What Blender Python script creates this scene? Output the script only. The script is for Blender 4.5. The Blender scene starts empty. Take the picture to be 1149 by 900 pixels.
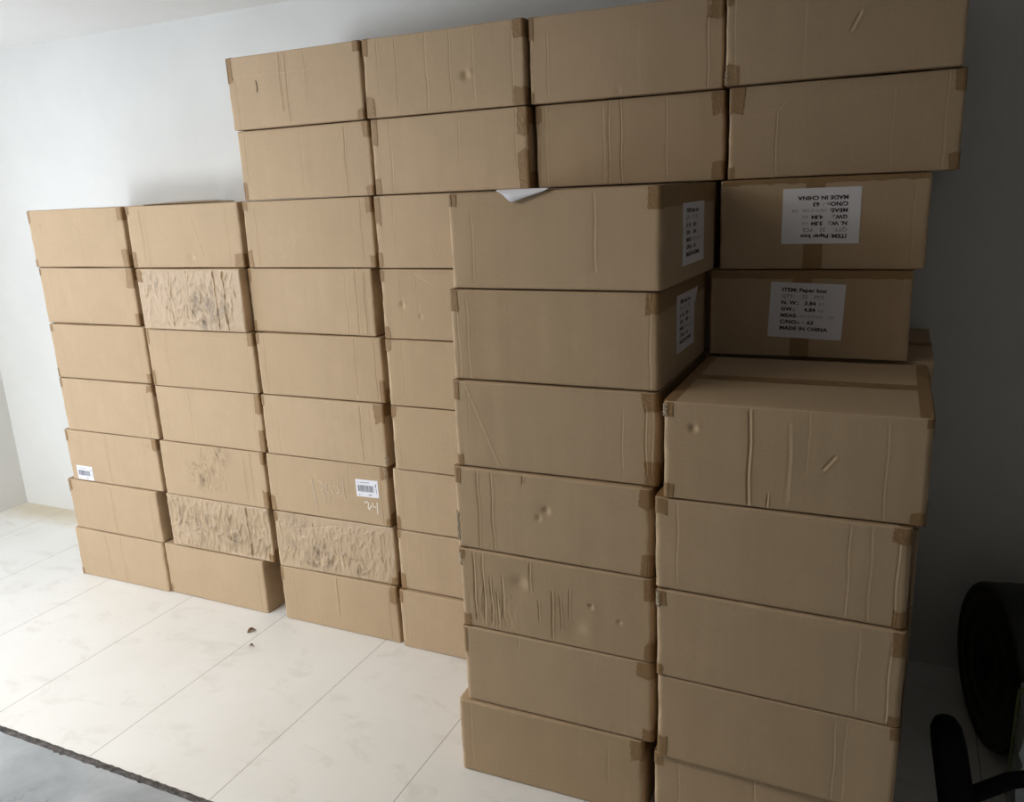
import bpy, math, random
import numpy as np
from mathutils import Matrix, Vector

C = bpy.context.scene.collection
scene = bpy.context.scene

# ------------------------------------------------------------------ camera
FPX = 920.35
cam_data = bpy.data.cameras.new('camera')
cam_data.sensor_fit = 'HORIZONTAL'
cam_data.sensor_width = 36.0
cam_data.lens = FPX / 1149.0 * 36.0
cam_data.clip_start = 0.02
cam = bpy.data.objects.new('camera', cam_data)
C.objects.link(cam)
R_ = Vector((0.90726872, 0.41832114, -0.04325384))
U_ = Vector((-0.06796413, 0.24734195, 0.96654169))
F_ = Vector((-0.41502331, 0.87397333, -0.25283645))
CAM = Vector((1.6665, -2.3585, 1.6889))
mw = Matrix.Identity(4)
for i in range(3):
    mw[i][0] = R_[i]; mw[i][1] = U_[i]; mw[i][2] = -F_[i]; mw[i][3] = CAM[i]
cam.matrix_world = mw
scene.camera = cam

# ------------------------------------------------------------------ world, light, exposure
world = bpy.data.worlds.new('world')
scene.world = world
world.use_nodes = True
wbg = world.node_tree.nodes['Background']
wbg.inputs['Color'].default_value = (0.62, 0.75, 1.0, 1)
wbg.inputs['Strength'].default_value = 1.0

scene.view_settings.view_transform = 'Standard'
scene.view_settings.look = 'None'
scene.view_settings.exposure = 0.17
scene.view_settings.gamma = 1.0
scene.view_settings.use_curve_mapping = False


def area_light(name, loc, direction, sx, sy, power, color, spread=180):
    l = bpy.data.lights.new(name, 'AREA')
    l.shape = 'RECTANGLE'; l.size = sx; l.size_y = sy
    l.energy = power; l.color = color; l.spread = math.radians(spread)
    o = bpy.data.objects.new(name, l)
    C.objects.link(o)
    o.location = loc
    o.rotation_euler = Vector(direction).to_track_quat('-Z', 'Z').to_euler()
    return o


ROOM = dict(x0=-2.93, x1=4.6, y0=-5.2, y1=0.55, z1=2.45)
# daylight through the doorway in the front wall (thrown up by the bright ground outside),
# through the opening in the left wall, plus two overhead fill lights added without any fixture
area_light('door_daylight', (-2.0, -5.1, 0.6), (0.1, 1, 1.0), 1.5, 1.0, 100, (0.89, 0.95, 1.0))
area_light('upward_fill', (-2.85, -0.95, 1.65), (1, 0.25, 2.4), 1.0, 0.7, 5.5, (0.85, 0.93, 1.0))  # added fill, tilted up to brighten the ceiling and upper wall
area_light('window_daylight', (-2.90, -1.1, 1.3), (1, 0.0, 0.0), 1.2, 1.5, 6.5, (0.88, 0.93, 1.0))
area_light('overhead_fill_left', (-1.6, -1.9, 2.42), (0, 0, -1), 1.2, 0.6, 32, (0.98, 0.985, 0.99))
area_light('overhead_fill_mid', (-0.3, -1.9, 2.42), (0, 0, -1), 1.2, 0.6, 12, (1.0, 0.90, 0.72))


# ------------------------------------------------------------------ materials
def new_mat(name):
    m = bpy.data.materials.new(name)
    m.use_nodes = True
    nt = m.node_tree
    return m, nt, nt.nodes, nt.links, nt.nodes['Principled BSDF']


def N(nodes, t, **kw):
    n = nodes.new(t)
    for k, v in kw.items():
        setattr(n, k, v)
    return n


def mixrgb(nodes, links, fac, a, b, mode='MIX'):
    n = nodes.new('ShaderNodeMix'); n.data_type = 'RGBA'; n.blend_type = mode
    n.clamp_factor = True
    for sock, v in ((n.inputs[0], fac), (n.inputs[6], a), (n.inputs[7], b)):
        if hasattr(v, 'is_output'):
            links.new(v, sock)
        elif isinstance(v, (int, float)):
            sock.default_value = v
        else:
            sock.default_value = (*v, 1)
    return n.outputs[2]


def ramp(nodes, links, src, stops):
    r = nodes.new('ShaderNodeValToRGB')
    el = r.color_ramp.elements
    while len(el) < len(stops):
        el.new(0.5)
    for e, (p, c) in zip(el, stops):
        e.position = p
        e.color = (c, c, c, 1) if isinstance(c, (int, float)) else (*c, 1)
    links.new(src, r.inputs[0])
    return r.outputs[0]


def noise(nodes, links, vec, scale, detail=3, rough=0.5, dist=0.0):
    n = nodes.new('ShaderNodeTexNoise')
    n.inputs['Scale'].default_value = scale
    n.inputs['Detail'].default_value = detail
    n.inputs['Roughness'].default_value = rough
    n.inputs['Distortion'].default_value = dist
    links.new(vec, n.inputs['Vector'])
    return n.outputs['Fac']


def mapping(nodes, links, vec, scale=(1, 1, 1), loc=(0, 0, 0)):
    m = nodes.new('ShaderNodeMapping')
    m.inputs['Scale'].default_value = scale
    m.inputs['Location'].default_value = loc
    links.new(vec, m.inputs['Vector'])
    return m.outputs[0]


def bump(nodes, links, height, strength, dist, normal=None):
    b = nodes.new('ShaderNodeBump')
    b.inputs['Strength'].default_value = strength
    b.inputs['Distance'].default_value = dist
    links.new(height, b.inputs['Height'])
    if normal is not None:
        links.new(normal, b.inputs['Normal'])
    return b.outputs[0]


def obj_coords(nodes, links):
    """object coordinates shifted by a per-object random amount"""
    tc = nodes.new('ShaderNodeTexCoord')
    oi = nodes.new('ShaderNodeObjectInfo')
    mul = N(nodes, 'ShaderNodeMath', operation='MULTIPLY'); mul.inputs[1].default_value = 37.0
    links.new(oi.outputs['Random'], mul.inputs[0])
    add = N(nodes, 'ShaderNodeVectorMath', operation='ADD')
    links.new(tc.outputs['Object'], add.inputs[0]); links.new(mul.outputs[0], add.inputs[1])
    return tc.outputs['Object'], add.outputs[0], oi.outputs['Random']


def cardboard(name, base=(0.463, 0.334, 0.208), dirt=0.0, dirt_centre=None, dirt_r=0.2, film=0.0):
    m, nt, nd, lk, bs = new_mat(name)
    raw, vec, rnd = obj_coords(nd, lk)
    # paper fibre mottling, vertical flute banding, per-box tint
    mott = noise(nd, lk, vec, 9.0, 4, 0.6)
    col = mixrgb(nd, lk, mott, tuple(c * 0.93 for c in base), tuple(c * 1.07 for c in base))
    flute_v = mapping(nd, lk, vec, (90, 90, 1.2))
    fl = noise(nd, lk, flute_v, 1.0, 2, 0.5)
    fl_c = ramp(nd, lk, fl, [(0.3, 0.985), (0.7, 1.01)])
    col = mixrgb(nd, lk, 1.0, col, fl_c, 'MULTIPLY')
    fib = noise(nd, lk, vec, 380.0, 2, 0.6)
    fib_c = ramp(nd, lk, fib, [(0.35, 0.95), (0.65, 1.04)])
    col = mixrgb(nd, lk, 1.0, col, fib_c, 'MULTIPLY')
    tint = ramp(nd, lk, rnd, [(0.0, (0.96, 0.95, 0.93)), (0.5, (1.0, 1.0, 1.0)), (1.0, (1.03, 1.035, 1.05))])
    col = mixrgb(nd, lk, 1.0, col, tint, 'MULTIPLY')
    # rubbed pale spots
    rub = noise(nd, lk, mapping(nd, lk, vec, (14, 14, 5)), 1.0, 4, 0.65)
    rub_m = ramp(nd, lk, rub, [(0.62, 0.0), (0.78, 0.30)])
    col = mixrgb(nd, lk, rub_m, col, tuple(min(1, c * 1.22) for c in base))
    # creases: the liner is rubbed pale on the ridges and dusty in the grooves; the lit edge rim is painted in too
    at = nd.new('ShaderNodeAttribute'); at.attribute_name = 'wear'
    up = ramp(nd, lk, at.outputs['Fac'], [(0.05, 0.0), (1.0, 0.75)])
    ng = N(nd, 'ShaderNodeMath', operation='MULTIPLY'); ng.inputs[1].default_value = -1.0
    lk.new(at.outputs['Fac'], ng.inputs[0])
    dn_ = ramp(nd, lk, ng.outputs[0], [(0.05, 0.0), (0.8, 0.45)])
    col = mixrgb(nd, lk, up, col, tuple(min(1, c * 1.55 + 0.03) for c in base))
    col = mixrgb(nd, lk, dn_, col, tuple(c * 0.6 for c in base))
    if dirt > 0:
        dn = noise(nd, lk, mapping(nd, lk, vec, (22, 22, 11)), 1.0, 6, 0.72, 1.2)
        dm = ramp(nd, lk, dn, [(0.47, 0.0), (0.66, 1.0)])
        if dirt_centre:
            acc = None
            for (cx, cz, rr) in dirt_centre:
                sub = N(nd, 'ShaderNodeVectorMath', operation='SUBTRACT'); lk.new(raw, sub.inputs[0])
                sub.inputs[1].default_value = (cx, 0, cz)
                ml = N(nd, 'ShaderNodeVectorMath', operation='MULTIPLY'); lk.new(sub.outputs[0], ml.inputs[0])
                ml.inputs[1].default_value = (1 / rr, 0.4, 1 / (rr * 0.8))
                ln = N(nd, 'ShaderNodeVectorMath', operation='LENGTH'); lk.new(ml.outputs[0], ln.inputs[0])
                fo = ramp(nd, lk, ln.outputs['Value'], [(0.35, 1.0), (1.0, 0.0)])
                if acc is None:
                    acc = fo
                else:
                    acc = mixrgb(nd, lk, 1.0, acc, fo, 'LIGHTEN')
            dm = mixrgb(nd, lk, 1.0, dm, acc, 'MULTIPLY')
        k = N(nd, 'ShaderNodeMath', operation='MULTIPLY'); k.inputs[1].default_value = dirt
        lk.new(dm, k.inputs[0])
        col = mixrgb(nd, lk, k.outputs[0], col, (0.125, 0.088, 0.052))
    lk.new(col, bs.inputs['Base Color'])
    bs.inputs['Roughness'].default_value = 0.72 if film == 0 else 0.42
    bs.inputs['Specular IOR Level'].default_value = 0.28 if film == 0 else 0.55
    b1 = bump(nd, lk, fl, 0.06, 0.0010)
    b2 = bump(nd, lk, fib, 0.10, 0.0006, b1)
    lk.new(b2, bs.inputs['Normal'])
    return m


M = {}
M['kraft'] = cardboard('kraft_cardboard')
M['scuffed'] = cardboard('scuffed_cardboard', dirt=0.75, dirt_centre=[(0.24, 0.12, 0.12), (0.34, 0.20, 0.07)])
M['grimy'] = cardboard('grimy_wrinkled_cardboard', dirt=0.85, film=1,
                       dirt_centre=[(0.12, 0.13, 0.13), (0.22, 0.10, 0.14), (0.40, 0.09, 0.15), (0.50, 0.08, 0.09)])
M['grimy2'] = cardboard('stained_wrinkled_cardboard', dirt=0.95, film=1,
                        dirt_centre=[(0.10, 0.19, 0.07), (0.33, 0.08, 0.16), (0.20, 0.14, 0.08), (0.42, 0.12, 0.12)])
M['grimy3'] = cardboard('handled_wrinkled_cardboard', dirt=0.9, film=1,
                        dirt_centre=[(0.06, 0.10, 0.07), (0.20, 0.06, 0.12), (0.37, 0.06, 0.10), (0.12, 0.20, 0.08)])

# packing tape: brown translucent film stuck on the board
m, nt, nd, lk, bs = new_mat('brown_packing_tape')
raw, vec, rnd = obj_coords(nd, lk)
n1 = noise(nd, lk, mapping(nd, lk, vec, (30, 30, 60)), 1.0, 3, 0.6, 0.8)
col = mixrgb(nd, lk, n1, (0.25, 0.147, 0.066), (0.34, 0.212, 0.10))
lk.new(col, bs.inputs['Base Color'])
bs.inputs['Roughness'].default_value = 0.45
bs.inputs['Specular IOR Level'].default_value = 0.35
n2 = noise(nd, lk, mapping(nd, lk, vec, (60, 60, 35)), 1.0, 3, 0.6, 1.5)
lk.new(bump(nd, lk, n2, 0.55, 0.004), bs.inputs['Normal'])
M['tape'] = m

m, nt, nd, lk, bs = new_mat('clear_tape_film')
raw, vec, rnd = obj_coords(nd, lk)
n2 = noise(nd, lk, vec, 110.0, 3, 0.6, 1.5)
lk.new(bump(nd, lk, n2, 1.0, 0.006), bs.inputs['Normal'])
bs.inputs['Base Color'].default_value = (0.60, 0.49, 0.35, 1)
bs.inputs['Roughness'].default_value = 0.15
bs.inputs['Specular IOR Level'].default_value = 0.8
M['clear_tape'] = m

m, nt, nd, lk, bs = new_mat('carton_flap_edge')
raw, vec, rnd = obj_coords(nd, lk)
n1 = noise(nd, lk, mapping(nd, lk, vec, (60, 60, 200)), 1.0, 2)
lk.new(mixrgb(nd, lk, n1, (0.28, 0.19, 0.115), (0.40, 0.29, 0.18)), bs.inputs['Base Color'])
bs.inputs['Roughness'].default_value = 0.8
M['flap'] = m

m, nt, nd, lk, bs = new_mat('white_label_paper')
raw, vec, rnd = obj_coords(nd, lk)
n1 = noise(nd, lk, vec, 25.0, 3)
lk.new(mixrgb(nd, lk, n1, (0.72, 0.70, 0.74), (0.80, 0.78, 0.81)), bs.inputs['Base Color'])
bs.inputs['Roughness'].default_value = 0.55
lk.new(bump(nd, lk, n1, 0.3, 0.002), bs.inputs['Normal'])
M['paper'] = m


def plain(name, colr, rough=0.6, spec=0.5, bump_scale=None, bump_amt=0.2, metal=0.0):
    m, nt, nd, lk, bs = new_mat(name)
    raw, vec, rnd = obj_coords(nd, lk)
    n1 = noise(nd, lk, vec, bump_scale or 20.0, 3)
    lk.new(mixrgb(nd, lk, n1, tuple(c * 0.85 for c in colr), tuple(min(1, c * 1.15) for c in colr)), bs.inputs['Base Color'])
    bs.inputs['Roughness'].default_value = rough
    bs.inputs['Specular IOR Level'].default_value = spec
    bs.inputs['Metallic'].default_value = metal
    if bump_scale:
        lk.new(bump(nd, lk, n1, bump_amt, 0.004), bs.inputs['Normal'])
    return m


M['ink'] = plain('black_ink', (0.025, 0.022, 0.03), 0.6)
M['ink_grey'] = plain('grey_ink', (0.24, 0.23, 0.25), 0.6)
M['bar_grey'] = plain('barcode_ink', (0.17, 0.17, 0.20), 0.6)
M['chalk'] = plain('white_chalk', (0.76, 0.69, 0.58), 0.9)
M['chalk_faint'] = plain('faint_chalk', (0.60, 0.49, 0.36), 0.9)
M['pencil'] = plain('dark_scratch', (0.12, 0.085, 0.05), 0.9)
M['sheet'] = plain('white_sheet_paper', (0.80, 0.80, 0.86), 0.6, bump_scale=15)
M['black_film'] = plain('black_plastic_film', (0.012, 0.013, 0.013), 0.45, 0.4, 30, 0.4)
M['black_core'] = plain('black_core_opening', (0.006, 0.006, 0.007), 0.8)
M['dark_board'] = plain('dull_card_core', (0.10, 0.075, 0.05), 0.8)
M['black_metal'] = plain('black_padded_rubber', (0.003, 0.003, 0.004), 0.8, 0.12, 40, 0.2)
M['blue_wrap'] = plain('pale_blue_plastic_wrap', (0.42, 0.50, 0.53), 0.3, 0.6, 25, 0.6)
M['green_strip'] = plain('yellow_green_strip', (0.16, 0.18, 0.05), 0.5)
M['leaf'] = plain('dry_leaf', (0.15, 0.08, 0.035), 0.8, 0.2, 120, 0.5)

# plaster wall
def plaster(name, a, b):
    m, nt, nd, lk, bs = new_mat(name)
    tc = nd.new('ShaderNodeTexCoord'); vec = tc.outputs['Object']
    n1 = noise(nd, lk, vec, 2.2, 5, 0.6)
    col = mixrgb(nd, lk, ramp(nd, lk, n1, [(0.35, 0.0), (0.65, 1.0)]), a, b)
    # sparse specks and rub marks
    n3 = noise(nd, lk, vec, 60.0, 3, 0.6)
    sp = ramp(nd, lk, n3, [(0.70, 0.0), (0.76, 0.35)])
    col = mixrgb(nd, lk, sp, col, tuple(c * 0.72 for c in a))
    lk.new(col, bs.inputs['Base Color'])
    bs.inputs['Roughness'].default_value = 0.85
    bs.inputs['Specular IOR Level'].default_value = 0.2
    n2 = noise(nd, lk, vec, 9.0, 6, 0.65)
    lk.new(bump(nd, lk, n2, 0.25, 0.01), bs.inputs['Normal'])
    return m


M['wall'] = plaster('white_plaster', (0.685, 0.675, 0.645), (0.725, 0.715, 0.685))
M['ceiling'] = plaster('ceiling_paint', (0.89, 0.875, 0.85), (0.92, 0.905, 0.88))

# floor tiles
m, nt, nd, lk, bs = new_mat('off_white_tiles')
tc = nd.new('ShaderNodeTexCoord'); vec = tc.outputs['Object']
sep = nd.new('ShaderNodeSeparateXYZ'); lk.new(vec, sep.inputs[0])


def joint(sock, origin, pitch, half):
    s = N(nd, 'ShaderNodeMath', operation='SUBTRACT'); lk.new(sock, s.inputs[0]); s.inputs[1].default_value = origin - pitch / 2
    w = N(nd, 'ShaderNodeMath', operation='FLOORED_MODULO'); lk.new(s.outputs[0], w.inputs[0]); w.inputs[1].default_value = pitch
    d = N(nd, 'ShaderNodeMath', operation='SUBTRACT'); lk.new(w.outputs[0], d.inputs[0]); d.inputs[1].default_value = pitch / 2
    a = N(nd, 'ShaderNodeMath', operation='ABSOLUTE'); lk.new(d.outputs[0], a.inputs[0])
    l = N(nd, 'ShaderNodeMath', operation='LESS_THAN'); lk.new(a.outputs[0], l.inputs[0]); l.inputs[1].default_value = half
    return l.outputs[0]


jx = joint(sep.outputs['X'], -0.045, 0.507, 0.0013)
jy = joint(sep.outputs['Y'], -0.425, 0.507, 0.0007)
n1 = noise(nd, lk, vec, 1.6, 4, 0.6)
col = mixrgb(nd, lk, ramp(nd, lk, n1, [(0.35, 0.0), (0.65, 1.0)]), (0.80, 0.785, 0.745), (0.85, 0.84, 0.805))
# faint scuffs and footprints
n2 = noise(nd, lk, mapping(nd, lk, vec, (5, 9, 5)), 1.0, 7, 0.7, 0.6)
col = mixrgb(nd, lk, ramp(nd, lk, n2, [(0.54, 0.0), (0.72, 0.33)]), col, (0.50, 0.45, 0.38))
n4 = noise(nd, lk, vec, 34.0, 3, 0.6)
col = mixrgb(nd, lk, ramp(nd, lk, n4, [(0.735, 0.0), (0.76, 0.55)]), col, (0.38, 0.30, 0.22))
# yellow-brown stain along the back wall in the left corner
sub = N(nd, 'ShaderNodeVectorMath', operation='SUBTRACT'); lk.new(vec, sub.inputs[0]); sub.inputs[1].default_value = (-2.62, 0.50, 0)
ml = N(nd, 'ShaderNodeVectorMath', operation='MULTIPLY'); lk.new(sub.outputs[0], ml.inputs[0]); ml.inputs[1].default_value = (0.9, 3.4, 0)
ln = N(nd, 'ShaderNodeVectorMath', operation='LENGTH'); lk.new(ml.outputs[0], ln.inputs[0])
ad = N(nd, 'ShaderNodeMath', operation='ADD'); lk.new(ln.outputs['Value'], ad.inputs[0])
sc = N(nd, 'ShaderNodeMath', operation='MULTIPLY'); lk.new(n2, sc.inputs[0]); sc.inputs[1].default_value = 0.8
lk.new(sc.outputs[0], ad.inputs[1])
col = mixrgb(nd, lk, ramp(nd, lk, ad.outputs[0], [(0.55, 0.75), (1.0, 0.0)]), col, (0.60, 0.50, 0.32))
mx = N(nd, 'ShaderNodeMath', operation='MAXIMUM')
jyf = N(nd, 'ShaderNodeMath', operation='MULTIPLY'); lk.new(jy, jyf.inputs[0]); jyf.inputs[1].default_value = 0.10
jxf = N(nd, 'ShaderNodeMath', operation='MULTIPLY'); lk.new(jx, jxf.inputs[0]); jxf.inputs[1].default_value = 0.80
lk.new(jxf.outputs[0], mx.inputs[0]); lk.new(jyf.outputs[0], mx.inputs[1])
col = mixrgb(nd, lk, mx.outputs[0], col, (0.24, 0.22, 0.19))
lk.new(col, bs.inputs['Base Color'])
lk.new(ramp(nd, lk, n1, [(0.3, 0.30), (0.7, 0.42)]), bs.inputs['Roughness'])
bs.inputs['Specular IOR Level'].default_value = 0.35
M['tiles'] = m

# smooth grey concrete beyond the strip
m, nt, nd, lk, bs = new_mat('polished_grey_cement')
tc = nd.new('ShaderNodeTexCoord'); vec = tc.outputs['Object']
n1 = noise(nd, lk, vec, 3.0, 6, 0.65, 0.4)
col = mixrgb(nd, lk, ramp(nd, lk, n1, [(0.35, 0.0), (0.65, 1.0)]), (0.27, 0.29, 0.305), (0.44, 0.46, 0.475))
lk.new(col, bs.inputs['Base Color'])
lk.new(ramp(nd, lk, n1, [(0.3, 0.22), (0.7, 0.5)]), bs.inputs['Roughness'])
M['cement'] = m

m, nt, nd, lk, bs = new_mat('dark_joint_filler')
tc = nd.new('ShaderNodeTexCoord'); vec = tc.outputs['Object']
n1 = noise(nd, lk, mapping(nd, lk, vec, (30, 90, 30)), 1.0, 4, 0.7)
lk.new(mixrgb(nd, lk, ramp(nd, lk, n1, [(0.4, 0.0), (0.7, 1.0)]), (0.035, 0.03, 0.028), (0.16, 0.14, 0.125)), bs.inputs['Base Color'])
bs.inputs['Roughness'].default_value = 0.9
M['strip'] = m


# ------------------------------------------------------------------ mesh helpers
def link_mesh(name, verts, faces, mat, parent=None, smooth=False):
    me = bpy.data.meshes.new(name)
    me.from_pydata([tuple(v) for v in verts], [], [tuple(f) for f in faces])
    me.update()
    if smooth:
        me.polygons.foreach_set('use_smooth', [True] * len(me.polygons))
    me.materials.append(mat)
    o = bpy.data.objects.new(name, me)
    C.objects.link(o)
    if parent:
        o.parent = parent
    return o


def tag(o, label=None, cat=None, group=None, kind=None):
    if label: o['label'] = label
    if cat: o['category'] = cat
    if group: o['group'] = group
    if kind: o['kind'] = kind
    return o


def empty(name, loc, rz=0.0):
    o = bpy.data.objects.new(name, None)
    o.empty_display_size = 0.1
    C.objects.link(o)
    o.location = loc
    o.rotation_euler = (0, 0, rz)
    return o


def box_vf(x0, x1, y0, y1, z0, z1):
    v = [(x0, y0, z0), (x1, y0, z0), (x1, y1, z0), (x0, y1, z0), (x0, y0, z1), (x1, y0, z1), (x1, y1, z1), (x0, y1, z1)]
    f = [(0, 3, 2, 1), (4, 5, 6, 7), (0, 1, 5, 4), (1, 2, 6, 5), (2, 3, 7, 6), (3, 0, 4, 7)]
    return v, f


def slab(name, b, mat):
    v, f = box_vf(*b)
    o = link_mesh(name, v, f, mat)
    o['kind'] = 'structure'
    return o


def join_vf(parts):
    V, F = [], []
    for v, f in parts:
        k = len(V)
        V += list(v); F += [tuple(i + k for i in q) for q in f]
    return V, F


# ------------------------------------------------------------------ room shell
x0, x1, y0, y1, z1 = ROOM['x0'], ROOM['x1'], ROOM['y0'], ROOM['y1'], ROOM['z1']
T = 0.15
slab('floor', (x0 - T, x1 + T, -0.930, y1 + T, -0.1, 0.0), M['tiles'])
slab('floor', (x0 - T, x1 + T, y0 - T, -0.943, -0.1, -0.006), M['cement'])
slab('ceiling', (x0 - T, x1 + T, y0 - T, y1 + T, z1, z1 + 0.12), M['ceiling'])
slab('wall_back', (x0 - T, x1 + T, y1, y1 + T, 0.0, z1), M['wall'])
slab('wall_right', (x1, x1 + T, y0 - T, y1, -0.006, z1), M['wall'])


def wall_with_hole(name, axis, a0, a1, p0, p1, hole, zb, zt, mat):
    """wall running along axis ('x' or 'y') from a0 to a1, thickness p0..p1, hole=(h0,h1,hz0,hz1)"""
    h0, h1, hz0, hz1 = hole
    parts = []
    for (s, e, b, t) in ((a0, h0, zb, zt), (h1, a1, zb, zt), (h0, h1, zb, hz0), (h0, h1, hz1, zt)):
        if e - s < 1e-4 or t - b < 1e-4:
            continue
        parts.append(box_vf(s, e, p0, p1, b, t) if axis == 'x' else box_vf(p0, p1, s, e, b, t))
    v, f = join_vf(parts)
    o = link_mesh(name, v, f, mat)
    o['kind'] = 'structure'
    return o


wall_with_hole('wall_front', 'x', x0 - T, x1 + T, y0 - T, y0, (-2.75, -1.25, -0.006, 2.25), -0.006, z1, M['wall'])
wall_with_hole('wall_left', 'y', y0 - T, y1, x0 - T, x0, (-3.2, -0.4, 0.35, 2.25), 0.0, z1, M['wall'])
# unseen blocker added beside the camera, it keeps the daylight off the right half of the room
slab('light_blocker', (-0.75, -0.60, y0, -2.35, -0.006, z1), M['wall'])

# ragged dark joint between tiles and cement
rng = random.Random(4)
vs, fs = [], []
nseg = 500
for i in range(nseg + 1):
    x = x0 + (x1 - x0) * i / nseg
    a = -0.9285 + rng.uniform(-0.0015, 0.0015)
    b = -0.9440 - rng.uniform(0.0, 0.003) - (0.005 if rng.random() < 0.06 else 0)
    vs += [(x, a, 0.0012), (x, a - 0.008, 0.0006), (x, b + 0.003, -0.0035), (x, b, -0.0058)]
for i in range(nseg):
    k = i * 4
    for j in range(3):
        fs.append((k + j, k + j + 1, k + j + 5, k + j + 4))
o = link_mesh('trim_1', vs, fs, M['strip']); o['kind'] = 'structure'

# ------------------------------------------------------------------ cartons
L0, W0, H0 = 0.559, 0.512, 0.24
BH = 0.2376          # real height of a carton, the rest is the seam between layers


def sn(x, z, seed, scale=1.0, oct=3):
    """smooth pseudo noise in -1..1 on arrays"""
    r = random.Random(seed)
    s = 0; tot = 0
    for o_ in range(oct):
        k = scale * 2 ** o_
        for _ in range(3):
            a = r.uniform(0, 2 * math.pi); ph = r.uniform(0, 6.28)
            s = s + np.sin((x * math.cos(a) + z * math.sin(a)) * k * r.uniform(0.7, 1.4) + ph) / (2 ** o_)
        tot += 3 / (2 ** o_) * 0.6
    return s / tot


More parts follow.
